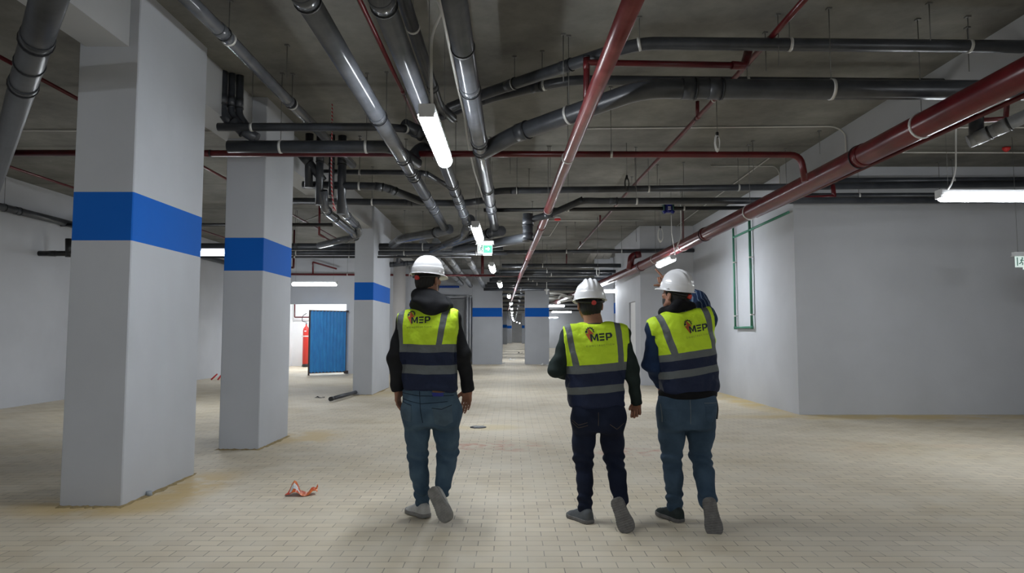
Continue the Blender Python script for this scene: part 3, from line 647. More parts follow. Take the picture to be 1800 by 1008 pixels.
    def mesh(s):
        F = s.F; S = F < 0
        c = np.zeros(tuple(s.n - 1), np.int8)
        off = [(i, j, k) for i in (0, 1) for j in (0, 1) for k in (0, 1)]
        for (i, j, k) in off: c += S[i:s.n[0] - 1 + i, j:s.n[1] - 1 + j, k:s.n[2] - 1 + k]
        I = np.argwhere((c > 0) & (c < 8)); idx = -np.ones(tuple(s.n - 1), np.int64); idx[tuple(I.T)] = np.arange(len(I))
        acc = np.zeros((len(I), 3)); cnt = np.zeros(len(I))
        for a in range(8):
            for ax in range(3):
                o = list(off[a])
                if o[ax]: continue
                p = list(o); p[ax] = 1
                f0 = F[I[:, 0] + o[0], I[:, 1] + o[1], I[:, 2] + o[2]].astype(float); f1 = F[I[:, 0] + p[0], I[:, 1] + p[1], I[:, 2] + p[2]].astype(float)
                m = (f0 < 0) != (f1 < 0); t = np.where(m, f0 / np.where(m, f0 - f1, 1), 0)
                q = np.tile(np.array(o, float), (len(I), 1)); q[:, ax] += t
                acc += q * m[:, None]; cnt += m
        V = (I + acc / cnt[:, None]) * s.h + s.lo
        faces = []
        for ax in range(3):
            u, v = [(1, 2), (2, 0), (0, 1)][ax]
            sl0 = [slice(0, s.n[i]) for i in range(3)]; sl1 = list(sl0)
            sl0[ax] = slice(0, s.n[ax] - 1); sl1[ax] = slice(1, s.n[ax])
            A, B = S[tuple(sl0)], S[tuple(sl1)]
            E = np.argwhere(A != B); E = E[(E[:, u] > 0) & (E[:, v] > 0) & (E[:, u] < s.n[u] - 1) & (E[:, v] < s.n[v] - 1)]
            ins = A[tuple(E.T)]
            def g(du, dv):
                Q = E.copy(); Q[:, u] += du; Q[:, v] += dv; return idx[tuple(Q.T)]
            q = np.stack([g(-1, -1), g(0, -1), g(0, 0), g(-1, 0)], 1)
            q[~ins] = q[~ins][:, ::-1]
            faces.append(q)
        return V, np.concatenate(faces)

def build_field(name, F, m, parent, smooth_iter=0):
    V, Q = F.mesh()
    me = bpy.data.meshes.new(name); o = np.array(world_loc(parent))
    me.vertices.add(len(V)); me.vertices.foreach_set('co', (V - o).ravel())
    me.loops.add(Q.size); me.loops.foreach_set('vertex_index', Q.ravel().astype(np.int32))
    me.polygons.add(len(Q)); me.polygons.foreach_set('loop_start', np.arange(0, Q.size, 4, dtype=np.int32))
    me.polygons.foreach_set('loop_total', np.full(len(Q), 4, np.int32))
    me.update(calc_edges=True); me.polygons.foreach_set('use_smooth', np.ones(len(Q), bool))
    me.materials.append(m)
    ob = bpy.data.objects.new(name, me); col.objects.link(ob); ob.parent = parent
    if smooth_iter:
        s = ob.modifiers.new('relax', 'SMOOTH'); s.factor = 0.5; s.iterations = smooth_iter
    return ob

def bvh_of(ob):
    me = ob.data; o = world_loc(ob)
    return BVHTree.FromPolygons([v.co + o for v in me.vertices], [tuple(p.vertices) for p in me.polygons])

def decal(name, polys, origin, du, dv, bvh, m, parent, off=0.003, cuts=2, look=Vector((0, 1, 0))):
    """flat polygons in a (u, v) frame laid onto a garment from behind"""
    bm = bmesh.new()
    for poly in polys:
        vs = [bm.verts.new((p[0], p[1], 0)) for p in poly]
        try: bm.faces.new(vs)
        except ValueError: pass
    bm.normal_update()
    bmesh.ops.triangulate(bm, faces=bm.faces)
    for _ in range(cuts):
        big = [e for e in bm.edges if e.calc_length() > 0.012]
        if big: bmesh.ops.subdivide_edges(bm, edges=big, cuts=1)
        bmesh.ops.triangulate(bm, faces=bm.faces)
    o = world_loc(parent); du, dv = Vector(du), Vector(dv)
    for v in bm.verts:
        p = Vector(origin) + du * v.co.x + dv * v.co.y
        hit, nrm, _, _ = bvh.ray_cast(p - look * 0.6, look)
        if hit is None: hit, nrm, _, _ = bvh.find_nearest(p)
        v.co = hit - look * off - o
    bmesh.ops.recalc_face_normals(bm, faces=bm.faces)
    me = bpy.data.meshes.new(name); bm.to_mesh(me); bm.free(); me.materials.append(m)
    for p in me.polygons: p.use_smooth = True
    ob = bpy.data.objects.new(name, me); col.objects.link(ob); ob.parent = parent
    return ob

def cloth(name, base, rough=0.85, second=None, vs=14, bump=0.15, bs=220, stretch=None):
    return mat(name, base, rough, second=second or tuple(c * 0.72 for c in base), vscale=vs, bump=bump, bscale=bs, spec=0.2, stretch=stretch)

M['skin'] = mat('skin', (0.34, 0.17, 0.11), 0.55, second=(0.26, 0.12, 0.075), vscale=12, spec=0.35)
M['hair'] = mat('black_hair', (0.005, 0.0045, 0.0045), 0.7, second=(0.009, 0.008, 0.007), vscale=60, bump=0.6, bscale=160, stretch=(1, 1, 0.25))
M['eye_white'] = mat('eye_white', (0.42, 0.38, 0.35), 0.3); M['iris'] = mat('dark_iris', (0.02, 0.012, 0.01), 0.15)
M['helmet'] = mat('white_helmet_plastic', (0.80, 0.80, 0.82), 0.22)
M['knob'] = mat('red_knob', (0.55, 0.04, 0.03), 0.4)
M['harness'] = mat('black_harness', (0.012, 0.012, 0.013), 0.5)
M['navy_print'] = mat('navy_print', (0.006, 0.012, 0.03), 0.6)
M['orange_print'] = mat('orange_print', (0.50, 0.09, 0.025), 0.6)
M['faint_print'] = mat('faint_print', (0.19, 0.30, 0.05), 0.7)
M['sole'] = mat('grey_rubber_sole', (0.16, 0.155, 0.15), 0.8, vary=0.3, vscale=30)

def vest_mat(name, zs, stripes, origin, tilt):
    """zs: heights of the band edges (hem, grey2 bottom, grey2 top, grey1 bottom, grey1 top); stripes: (x at grey1 top, x at shoulder, width)"""
    m = bpy.data.materials.new(name); t, n, l = nt(m); b = n['Principled BSDF']
    b.inputs['Roughness'].default_value = 0.6; b.inputs['Specular IOR Level'].default_value = 0.25
    g = N(n, 'ShaderNodeNewGeometry'); sp = N(n, 'ShaderNodeSeparateXYZ')
    sb = N(n, 'ShaderNodeVectorMath', operation='SUBTRACT'); l.new(g.outputs['Position'], sb.inputs[0]); sb.inputs[1].default_value = origin
    ro = N(n, 'ShaderNodeVectorRotate', rotation_type='Y_AXIS'); ro.inputs['Angle'].default_value = tilt; l.new(sb.outputs[0], ro.inputs['Vector'])
    wv = N(n, 'ShaderNodeTexNoise'); wv.inputs['Scale'].default_value = 5; l.new(g.outputs['Position'], wv.inputs['Vector'])
    w2 = N(n, 'ShaderNodeVectorMath', operation='SCALE'); w2.inputs['Scale'].default_value = 0.02; l.new(wv.outputs[1], w2.inputs[0])
    ad = N(n, 'ShaderNodeVectorMath', operation='ADD'); l.new(ro.outputs[0], ad.inputs[0]); l.new(w2.outputs[0], ad.inputs[1])
    l.new(ad.outputs[0], sp.inputs[0]); x, z = sp.outputs[0], sp.outputs[2]
    def gt(sock, v):
        q = N(n, 'ShaderNodeMath', operation='GREATER_THAN'); l.new(sock, q.inputs[0]); q.inputs[1].default_value = v + 0.01; return q.outputs[0]
    def mul(a, c):
        q = N(n, 'ShaderNodeMath', operation='MULTIPLY'); l.new(a, q.inputs[0]); l.new(c, q.inputs[1]); return q.outputs[0]
    def mix(f, a, c):
        q = N(n, 'ShaderNodeMix', data_type='RGBA'); l.new(f, q.inputs[0])
        if isinstance(a, tuple): q.inputs[6].default_value = (*a, 1)
        else: l.new(a, q.inputs[6])
        q.inputs[7].default_value = (*c, 1); return q.outputs[2]
    lime, navy, grey = (0.60, 0.85, 0.035), (0.010, 0.017, 0.048), (0.13, 0.145, 0.15)
    out = mix(gt(z, zs[0]), navy, navy)
    out = mix(gt(z, zs[1]), out, grey); out = mix(gt(z, zs[2]), out, navy); out = mix(gt(z, zs[3]), out, grey); out = mix(gt(z, zs[4]), out, lime)
    top = gt(z, zs[4])
    for (xa, xb, wd) in stripes:
        k = (xb - xa) / (0.36)
        e = N(n, 'ShaderNodeMath', operation='MULTIPLY_ADD'); l.new(z, e.inputs[0]); e.inputs[1].default_value = -k; e.inputs[2].default_value = -(xa - k * zs[4])
        f = N(n, 'ShaderNodeMath', operation='ADD'); l.new(x, f.inputs[0]); l.new(e.outputs[0], f.inputs[1])
        cm = N(n, 'ShaderNodeMath', operation='COMPARE'); l.new(f.outputs[0], cm.inputs[0]); cm.inputs[1].default_value = 0.01; cm.inputs[2].default_value = wd / 2
        out = mix(mul(cm.outputs[0], top), out, grey)
    no = N(n, 'ShaderNodeTexNoise'); no.inputs['Scale'].default_value = 9; no.inputs['Detail'].default_value = 3; l.new(g.outputs['Position'], no.inputs['Vector'])
    l.new(out, b.inputs['Base Color'])
    bp = N(n, 'ShaderNodeBump'); bp.inputs['Strength'].default_value = 0.6; bp.inputs['Distance'].default_value = 0.04
    l.new(no.outputs[0], bp.inputs['Height']); l.new(bp.outputs[0], b.inputs['Normal'])
    return m

def frame(fwd, up=(0, 0, 1)):
    """rotation whose columns are right, forward, up"""
    f = Vector(fwd).normalized(); u = Vector(up); r = f.cross(u).normalized(); u = r.cross(f)
    return Matrix((r, f, u)).transposed()

def hand(F, wrist, d, nrm, side, curl=(0.35, 0.35, 0.3), thumb=0.5, curls=None, s=1.0, spread=0.05):
    """palm, five fingers; d: towards the fingertips, nrm: out of the palm, side: +1 puts the thumb at d x nrm"""
    d = Vector(d).normalized(); nrm = Vector(nrm); nrm = (nrm - d * nrm.dot(d)).normalized(); t = d.cross(nrm) * side
    w_ = Vector(wrist)
    F.cap(w_ - d * 0.03, w_ + d * 0.02, 0.027 * s, 0.029 * s, k=0.015, flat=(nrm, 1.35))
    for o in (-0.024, -0.006, 0.013, 0.028):
        F.cap(w_ + d * 0.02 * s + t * o * 0.6, w_ + d * 0.082 * s + t * o * s, 0.0165 * s, 0.0125 * s, k=0.014, flat=(nrm, 1.15))
    F.cap(w_ + d * 0.02 * s + t * 0.018 + nrm * 0.008, w_ + d * 0.05 * s + t * 0.03 + nrm * 0.012, 0.015 * s, 0.014 * s, k=0.012)
    L = ((0.046, 0.027, 0.022), (0.050, 0.031, 0.023), (0.046, 0.029, 0.023), (0.036, 0.022, 0.020))
    for i, o in enumerate((0.030, 0.0105, -0.009, -0.027)):
        p = w_ + d * (0.084, 0.088, 0.084, 0.076)[i] * s + t * o * s
        c = (curls[i] if curls else curl); a = 0.0; sp = spread * (1.5, 0.4, -0.6, -1.8)[i]
        r = (0.0088, 0.0090, 0.0086, 0.0078)[i] * s
        for j in range(3):
            a += c[j]
            dirv = (d + t * sp).normalized() * math.cos(a) + nrm * math.sin(a)
            q = p + dirv * L[i][j] * s
            F.cap(p, q, r * (1 - 0.06 * j), r * (0.94 - 0.07 * j), k=0.0035); p = q
    p = w_ + d * 0.025 * s + t * 0.028 * s + nrm * 0.008
    for j, ln in enumerate((0.042, 0.032, 0.026)):
        a = thumb + 0.12 * j
        dirv = (d * math.cos(0.75 - 0.2 * j) + t * math.sin(0.75 - 0.2 * j)) * math.cos(a) + nrm * math.sin(a)
        q = p + dirv.normalized() * ln * s
        F.cap(p, q, (0.0135, 0.0105, 0.0098)[j] * s, (0.011, 0.010, 0.008)[j] * s, k=0.006); p = q

def head(F, c, R, neck, s=1.0):
    def W(x, y, z): return Vector(c) + R @ Vector((x, y, z)) * s
    F.ell(W(0, -0.005, 0.02), (0.076 * s, 0.095 * s, 0.098 * s), R, k=0.01)          # skull
    F.ell(W(0, 0.028, -0.035), (0.060 * s, 0.068 * s, 0.072 * s), R, k=0.03)         # face
    F.ell(W(0, 0.052, -0.088), (0.030 * s, 0.030 * s, 0.022 * s), R, k=0.03)         # chin
    for sd in (-1, 1):
        F.cap(W(0.058 * sd, 0.005, -0.06), W(0.03 * sd, 0.05, -0.088), 0.018, 0.016, k=0.025)   # jaw
        F.ell(W(0.045 * sd, 0.066, -0.025), (0.020, 0.018, 0.016), R, k=0.02)        # cheekbone
        F.ell(W(0.031 * sd, 0.094, 0.004), (0.017, 0.012, 0.011), R, k=0.01, cut=True)   # eye socket
        F.ell(W(0.085 * sd, -0.008, -0.018), (0.009, 0.019, 0.032), R, k=0.006)      # ear
        F.ell(W(0.092 * sd, 0.000, -0.016), (0.005, 0.010, 0.018), R, k=0.004, cut=True)
        F.cap(W(0.012 * sd, 0.091, 0.019), W(0.045 * sd, 0.082, 0.019), 0.007, 0.006, k=0.012)  # brow
        F.cap(W(0.004 * sd, 0.100, -0.036), W(0.011 * sd, 0.095, -0.038), 0.008, 0.007, k=0.008)    # nostril
        F.cap(W(0, 0.096, -0.063), W(0.021 * sd, 0.086, -0.064), 0.006, 0.004, k=0.006)  # lips
        F.cap(W(0, 0.094, -0.072), W(0.018 * sd, 0.085, -0.070), 0.006, 0.004, k=0.006)
    F.cap(W(0, 0.090, 0.008), W(0, 0.110, -0.032), 0.008, 0.011, k=0.010)            # nose
    F.cap(W(0, -0.025, -0.04), neck, 0.056 * s, 0.060 * s, k=0.03)

def helmet(c, R, parent, label=None, ridge=1.0, s=1.0):
    """shell with brim, peak and top ridges; knob and harness under the back"""
    o = world_loc(parent)
    def W(x, y, z): return Vector(c) + R @ Vector((x, y, z)) * s
    nth, nph = 40, 72; vs = []; fs = []
    rows = [(-1, k) for k in range(5)] + [(0, k) for k in range(nth)]
    def rim(ph):                                # brim reach and drop around the head; ph = 0 is forward
        f = max(0, math.cos(ph)) ** 3
        return 0.014 + 0.042 * f, -0.004 - 0.016 * f + 0.010 * max(0, -math.cos(ph))
    for kind, k in rows:
        for j in range(nph):
            ph = 2 * math.pi * j / nph; sx, cy = math.sin(ph), math.cos(ph)
            if kind < 0:
                u = 1 - k / 5; e, dz = rim(ph)
                r = 1; x = sx * (0.107 + e * u); y = cy * (0.134 + e * u); z = dz * u ** 1.3 - 0.004 * (u > 0.9)
            else:
                th = (k / (nth - 1)) * math.pi / 2
                r = math.cos(th) ** 0.86; zz = math.sin(th) ** 0.97
                x = 0.107 * r * sx; y = 0.134 * r * cy; z = 0.008 + 0.130 * zz
                top = min(1, max(0, (zz - 0.30) / 0.25)); long = max(0, 1 - (abs(y + 0.0) / 0.125) ** 4)
                bump = sum(math.exp(-((x - xi) / 0.0115) ** 2) for xi in (-0.034, 0, 0.034))
                gro = 0.013 * ridge * bump * top; z += gro * (0.3 + 0.7 * zz ** 2); y *= 1 + gro * 4.5 * (1 - zz)
                if zz < 0.34: x *= 1.025; y *= 1.025   # step of the shell above the brim
            vs.append(W(x, y, z))
    m = len(rows)
    for i in range(m - 1):
        for j in range(nph):
            q = (j + 1) % nph; fs.append((i * nph + j, i * nph + q, (i + 1) * nph + q, (i + 1) * nph + j))
    fs.append(tuple((m - 1) * nph + j for j in range(nph)))
    mb = MB().add(vs, fs, True)
    ob = mb.build('safety_helmet', M['helmet'], parent)
    sd = ob.modifiers.new('thickness', 'SOLIDIFY'); sd.thickness = 0.003; sd.offset = -1
    MB().tube([W(0.094 * math.sin(a), -0.116 * math.cos(a), -0.012 - 0.014 * math.cos(a)) for a in [(-1.7 + 3.4 * i / 24) for i in range(25)]], 0.009, 8).build('headband', M['harness'], ob)
    a, b = W(0, -0.112, -0.030), W(0, -0.134, -0.032)
    MB().tube([a, b], 0.0165, 18).build('adjusting_knob', M['knob'], ob)
    mb2 = MB()
    for sgn in (-1, 1):
        mb2.box(0.108 * sgn - 0.006, 0.108 * sgn + 0.006, -0.012, 0.012, 0.006, 0.012, Matrix.Translation(Vector(c)) @ R.to_4x4())
    mb2.build('side_slots', M['helmet'], ob)
    return ob

def shoe(prefix, heel, toe, up, m_up, m_sole, parent, L=0.29, name='shoe'):
    """heel and toe lie on the underside; the sole faces away from up"""
    heel, toe = Vector(heel), Vector(toe); f = (toe - heel).normalized(); u = Vector(up); u = (u - f * u.dot(f)).normalized(); r = f.cross(u)
    c = heel - f * 0.008; L = (toe - heel).length + 0.016; q_ = L / 0.29
    def W(x, y, z): return c + r * x + f * y + u * z
    lo = np.min([list(W(x, y, z)) for x in (-0.08, 0.08) for y in (-0.03, 0.33) for z in (-0.03, 0.16)], 0)
    hi = np.max([list(W(x, y, z)) for x in (-0.08, 0.08) for y in (-0.03, 0.33) for z in (-0.03, 0.16)], 0)
    def local(F):
        _, X, Y, Z = F.sub(F.lo, F.lo + F.h * (F.n - 1))
        x, y, z = X - c.x, Y - c.y, Z - c.z
        return (x * r.x + y * r.y + z * r.z, x * f.x + y * f.y + z * f.z, x * u.x + y * u.y + z * u.z)
    ys = [0, 0.006, 0.02, 0.05, 0.10, 0.15, 0.20, 0.24, 0.265, 0.28, 0.288, L]; wsx = [0.010, 0.022, 0.033, 0.039, 0.038, 0.041, 0.049, 0.048, 0.041, 0.030, 0.020, 0.006]; ys = [q * q_ for q in ys[:-1]] + [L]; wsx = [q * 1.1 for q in wsx]
    hts = [0.070, 0.085, 0.095, 0.100, 0.098, 0.085, 0.064, 0.052, 0.046, 0.040, 0.036, 0.030]
    S = Field(lo, hi, 0.004); x, y, z = local(S)
    w_ = np.interp(y, ys, wsx) + 0.004
    d = np.maximum(np.abs(x) - w_, np.maximum(-y, y - L)); rise = 0.015 * np.clip((y - 0.20) / 0.09, 0, 1) ** 2
    S.F = np.maximum(d, np.maximum(0.0 + rise - z, z - 0.028 - rise)).astype(np.float32)
    tread = 0.002 * (np.sin(y * 420) > 0.2); S.F = np.where(z < 0.008, S.F + tread, S.F).astype(np.float32)
    root = build_field(name, S, m_sole, parent); root.name = name
    U = Field(lo, hi, 0.004); x, y, z = local(U)
    w_ = np.interp(y, ys, wsx); hgt = np.interp(y, ys, hts)
    q = ((np.abs(x) / w_) ** 2.4 + (np.clip(z - 0.012, -1, 1) / (hgt - 0.012)) ** 2.4 * (z > 0.012)) ** (1 / 2.4)
    dd = np.maximum((q - 1) * np.minimum(w_, hgt) * 0.8, np.maximum(-y + 0.003, y - L + 0.006)); dd = np.maximum(dd, 0.018 - z)
    # opening for the ankle
    U.F = dd.astype(np.float32)
    up_ = build_field('shoe_upper', U, m_up, root)
    lace = MB()
    for k in range(4):
        yy = 0.125 + 0.022 * k; zz = float(np.interp(yy, ys, hts)) + 0.001
        lace.tube([W(-0.02, yy, zz - 0.006), W(0, yy + 0.003, zz), W(0.02, yy, zz - 0.006)], 0.0028, 6)
    lace.build('laces', M['cable'], root)
    return root

MEP = {
 'M': [[(0, 0), (0.011, 0), (0.011, 0.034), (0.024, 0.006), (0.030, 0.006), (0.043, 0.034), (0.043, 0), (0.054, 0), (0.054, 0.05), (0.041, 0.05), (0.027, 0.020), (0.013, 0.05), (0, 0.05)]],
 'E': [[(0.062, 0), (0.094, 0), (0.096, 0.010), (0.062, 0.010)], [(0.064, 0.020), (0.096, 0.020), (0.097, 0.030), (0.064, 0.030)], [(0.062, 0.040), (0.098, 0.040), (0.100, 0.050), (0.062, 0.050)]],
 'P': [[(0.107, 0), (0.118, 0), (0.118, 0.014), (0.137, 0.014), (0.137, 0.023), (0.118, 0.023), (0.118, 0.040), (0.107, 0.050)], [(0.107, 0.050), (0.118, 0.040), (0.136, 0.040), (0.144, 0.050)],
       [(0.136, 0.040), (0.137, 0.025), (0.137, 0.015), (0.147, 0.019), (0.152, 0.028), (0.152, 0.038), (0.144, 0.050)]]}
def logo(origin, du, dv, bvh, vest, s=1.0):
    P_ = lambda polys: [[(x * s, y * s) for x, y in p] for p in polys]
    decal('letters', P_(MEP['M'] + MEP['E'] + MEP['P']), origin, du, dv, bvh, M['navy_print'], vest)
    gear = []; cx, cy = 0.002, 0.070
    for i in range(14):
        a0, a1 = -0.35 + i * 0.27, -0.35 + (i + 1) * 0.27
        ro = 0.031 if i % 2 == 0 else 0.026
        gear.append([(cx + 0.020 * math.cos(a0), cy + 0.020 * math.sin(a0)), (cx + ro * math.cos(a0), cy + ro * math.sin(a0)), (cx + ro * math.cos(a1), cy + ro * math.sin(a1)), (cx + 0.020 * math.cos(a1), cy + 0.020 * math.sin(a1))])
    gear.append([(-0.031, 0.058), (-0.014, 0.066), (-0.018, 0.078), (-0.030, 0.074)])
    decal('gear_emblem', P_(gear), origin, du, dv, bvh, M['navy_print'], vest)
    bolt = [[(-0.010, 0.096), (0.030, 0.046), (0.006, 0.052)], [(-0.010, 0.096), (0.006, 0.052), (-0.014, 0.050)], [(-0.031, 0.056), (0.006, 0.052), (-0.004, 0.036)], [(-0.031, 0.056), (-0.004, 0.036), (0.004, -0.012)]]
    decal('bolt_emblem', P_(bolt), origin, du, dv, bvh, M['orange_print'], vest)
    cu = bpy.data.curves.new('t', 'FONT'); cu.body = 'CONSTRUCTION'; cu.size = 0.017; cu.space_character = 1.55
    to = bpy.data.objects.new('t', cu); col.objects.link(to)
    me = bpy.data.meshes.new_from_object(to.evaluated_get(bpy.context.evaluated_depsgraph_get()))
    col.objects.unlink(to); bpy.data.objects.remove(to)
    xs = [v.co.x for v in me.vertices]; wd = max(xs)
    polys = [[((me.vertices[i].co.x / wd * 0.195 - 0.035) * s, (me.vertices[i].co.y - 0.036) * s) for i in p.vertices] for p in me.polygons]
    decal('small_lettering', polys, origin, du, dv, bvh, M['faint_print'], vest, cuts=0)

def sines(seed, lo, hi, n=7):
    rg = random.Random(seed); ws = []
    for _ in range(n):
        v = Vector((rg.uniform(-1, 1), rg.uniform(-1, 1), rg.uniform(-1, 1))).normalized() * rg.uniform(lo, hi)
        ws.append((v.x, v.y, v.z, rg.uniform(0, 6.28)))
    return lambda X, Y, Z: sum(np.sin(a * X + b * Y + c * Z + d) for a, b, c, d in ws) / n ** 0.5

def rows_of(items, yc):
    """torso rows from photo widths: (v, left u, right u, half depth, yaw, shift in depth)"""
    out = []
    for (v, ul, ur, hd, yw, dy) in items:
        a, b = P(ul, v, yc), P(ur, v, yc)
        out.append((((a.x + b.x) / 2, yc + dy, a.z), (b.x - a.x) / 2, hd, yw))
    return out

def person(D):
    root = thing('person', D['label'], 'person', (D['root'][0], D['root'][1], 0))
    sh, el, wr = D['sh'], D['el'], D['wr']; hip, kn, an = D['hip'], D['kn'], D['an']
    hc = Vector(D['head']); R = frame(D['look'], D.get('lookup', (0, 0, 1)))
    neck = Vector(D['neck'])
    f_ = (Vector(D['toe'][1]) - Vector(D['heel'][1])).normalized(); u_ = Vector(D['fup'][1]); u_ = (u_ - f_ * u_.dot(f_)).normalized()
    an = [an[0], Vector(D['heel'][1]) + f_ * 0.035 + u_ * 0.105]
    pts = [*sh, *el, *wr, *hip, *kn, *an, hc, neck, *D['toe']]
    lo = np.min([list(p) for p in pts], 0) - 0.2; hi = np.max([list(p) for p in pts], 0) + 0.2
    lo[2] = max(lo[2], -0.02)
    rows = rows_of(D['torso'], D['yc']); zr = [r[0][2] for r in rows]
    # --- body: one continuous surface
    F = Field(lo, hi, 0.005)
    F.loft([(r[0], max(r[1] - 0.055, 0.05), max(r[2] - 0.045, 0.05), r[3]) for r in rows], k=0.03)
    F.cap(sh[0], sh[1], 0.045, 0.045, k=0.05)
    F.cap(neck - Vector((0, 0, 0.03)), neck + Vector((0, 0, 0.03)), 0.056, 0.054, k=0.04)
    F.cap((Vector(hip[0]) + Vector(hip[1])) / 2 + Vector((0, 0, 0.04)), (Vector(rows[-1][0]) if False else Vector(rows[0][0])) + Vector((0, 0, 0.1)), 0.10, 0.10, k=0.05)
    head(F, hc, R, neck)
    for i in (0, 1):
        F.cap(sh[i], el[i], 0.043, 0.036, k=0.03); F.cap(el[i], wr[i], 0.036, 0.024, k=0.02)
        F.cap(hip[i], kn[i], 0.066, 0.046, k=0.03); F.cap(kn[i], an[i], 0.044, 0.032, k=0.02)
        F.cap(Vector(an[i]), Vector(an[i]) * 0.35 + Vector(D['toe'][i]) * 0.65 + Vector(D['fup'][i]) * 0.02, 0.022, 0.012, k=0.02)
        hand(F, wr[i], *D['hand'][i][:2], D['hand'][i][2], **D['hand'][i][3])
    body = build_field('body', F, M['skin'], root)
    # --- eyes
    for sd in (-1, 1):
        c = hc + R @ Vector((0.031 * sd, 0.082, 0.004)); mb = MB()
        mb.lathe([(0.001 + 0.0115 * math.sin(math.pi * k / 8), -0.0115 * math.cos(math.pi * k / 8)) for k in range(9)], c - R @ Vector((0, 0.004, 0)), 'z', 14)
        ey = mb.build('eye', M['eye_white'], root)
        c2 = c + R @ Vector((0, 0.0050, 0)); mb = MB()
        mb.lathe([(0.0005 + 0.005 * math.sin(math.pi * k / 6), -0.005 * math.cos(math.pi * k / 6)) for k in range(7)], c2, 'z', 10)
        mb.build('iris', M['iris'], ey)
    # --- hair and beard
    H = Field(hc - Vector((0.16, 0.16, 0.2)), hc + Vector((0.16, 0.16, 0.2)), 0.004)
    def W(x, y, z): return hc + R @ Vector((x, y, z))
    H.ell(W(0, -0.008, 0.020), (0.083, 0.101, 0.104), R, k=0.01)
    H.ell(W(0, -0.035, -0.045), (0.066, 0.062, 0.060), R, k=0.03)
    H.ell(W(0, 0.095, -0.03), (0.090, 0.075, 0.105), R, k=0.012, cut=True)
    for sd in (-1, 1): H.ell(W(0.082 * sd, 0.006, -0.028), (0.016, 0.024, 0.036), R, k=0.006, cut=True)
    H.noise(lambda X, Y, Z: 0.0018 * np.sin(X * 260 + np.sin(Z * 40) * 2) * np.sin(Y * 230 + Z * 30))
    build_field('hair', H, M['hair'], root)
    if D.get('beard'):
        B = Field(hc - Vector((0.16, 0.16, 0.2)), hc + Vector((0.16, 0.16, 0.2)), 0.004)
        B.ell(W(0, 0.030, -0.050), (0.0645, 0.072, 0.062), R, k=0.01); B.ell(W(0, 0.054, -0.092), (0.034, 0.034, 0.026), R, k=0.03)
        B.ell(W(0, 0.075, 0.0), (0.080, 0.090, 0.046), R, k=0.01, cut=True)
        B.ell(W(0, -0.07, -0.03), (0.12, 0.075, 0.16), R, k=0.01, cut=True)
        B.ell(W(0, 0.104, -0.066), (0.022, 0.014, 0.010), R, k=0.006, cut=True)
        build_field('beard', B, M['hair'], root)
    # --- jacket or jumper
    rr = D['sleeve']; J = Field(lo, hi, 0.006)
    def above(z0):
        up = [r for r in rows if r[0][2] > z0 + 0.002]; dn = [r for r in rows if r[0][2] <= z0 + 0.002]
        r0 = dn[0] if dn else up[-1]
        return up + [((r0[0][0], r0[0][1], z0), r0[1], r0[2], r0[3])]
    J.loft([(r[0], r[1] - 0.014, r[2] - 0.012, r[3]) for r in above(D['jz'])], k=0.03)
    J.cap(sh[0], sh[1], 0.06, 0.06, k=0.06)
    for i in (0, 1):
        s_, e_, w_ = Vector(sh[i]), Vector(el[i]), Vector(wr[i])
        J.cap(s_, e_, rr[0], rr[1], k=0.04)
    J0 = J.F.copy()
    for i in (0, 1):
        s_, e_, w_ = Vector(sh[i]), Vector(el[i]), Vector(wr[i])
        J.cap(e_, w_, rr[1], rr[2], k=0.03)
        J.cap(w_ - (w_ - e_).normalized() * 0.03, w_, rr[2] + 0.004, rr[2] + 0.002, k=0.008)
    J.cap(neck - Vector((0, 0, 0.05)), neck + Vector((0, 0, D.get('collar', 0.0))), 0.075, 0.066, k=0.04)
    nz = sines(3 + int(D['root'][0] * 10), 25, 60)
    J.noise(lambda X, Y, Z: 0.0045 * nz(X, Y, Z * 1.4))
    for i in (0, 1):                            # cut the sleeve open where the hand comes out
        dv = (Vector(wr[i]) - Vector(el[i])).normalized(); c = Vector(wr[i]) + dv * 0.045
        J.cap(c, c + dv * 0.06, 0.045, 0.045, k=0.004, cut=True)
    J0 = J0 + 0.0045 * nz(*J.sub(J.lo, J.lo + J.h * (J.n - 1))[1:3], J.sub(J.lo, J.lo + J.h * (J.n - 1))[3] * 1.4)
    jk = build_field(D['jname'], J, D['jmat'], root)
    # --- vest
    V = Field(lo, hi, 0.006)
    vr = above(D['vz'])
    V.loft(vr, k=0.03)
    a, b = Vector(sh[0]), Vector(sh[1]); ax = (b - a).normalized()
    V.cap(a + ax * 0.02 + Vector((0, 0, D['vsh'])), b - ax * 0.02 + Vector((0, 0, D['vsh'])), 0.064, 0.064, k=0.05)
    V.cap(a * 0.72 + b * 0.28 + Vector((0, 0, D['vsh'] + 0.025)), b * 0.72 + a * 0.28 + Vector((0, 0, D['vsh'] + 0.025)), 0.05, 0.05, k=0.05)
    nv = sines(11, 14, 34)
    V.noise(lambda X, Y, Z: 0.008 * nv(X * 1.5, Y, Z * 0.5) + 0.002 * np.sin(Z * 60 + X * 12))
    _, X, Y_, Z = V.sub(V.lo, V.lo + V.h * (V.n - 1))   # the vest lies over the jacket, ends at the arm holes and at the hem
    rs_ = sorted(vr, key=lambda r: r[0][2]); zz_ = [r[0][2] for r in rs_]
    hw = np.interp(Z, zz_, [r[1] for r in rs_]); cxx = np.interp(Z, zz_, [r[0][0] for r in rs_])
    zs_ = min(a.z, b.z)
    side = np.minimum((zs_ - 0.055) - Z, np.abs(X - cxx) - hw - 0.002)
    V.F = np.minimum(V.F, np.maximum(np.maximum(np.maximum(J0 - 0.008, side), D['vz'] - Z), Z - (max(a.z, b.z) + 0.085))).astype(np.float32)
    m_ = D.get('armhole', (0.052, 0.052))
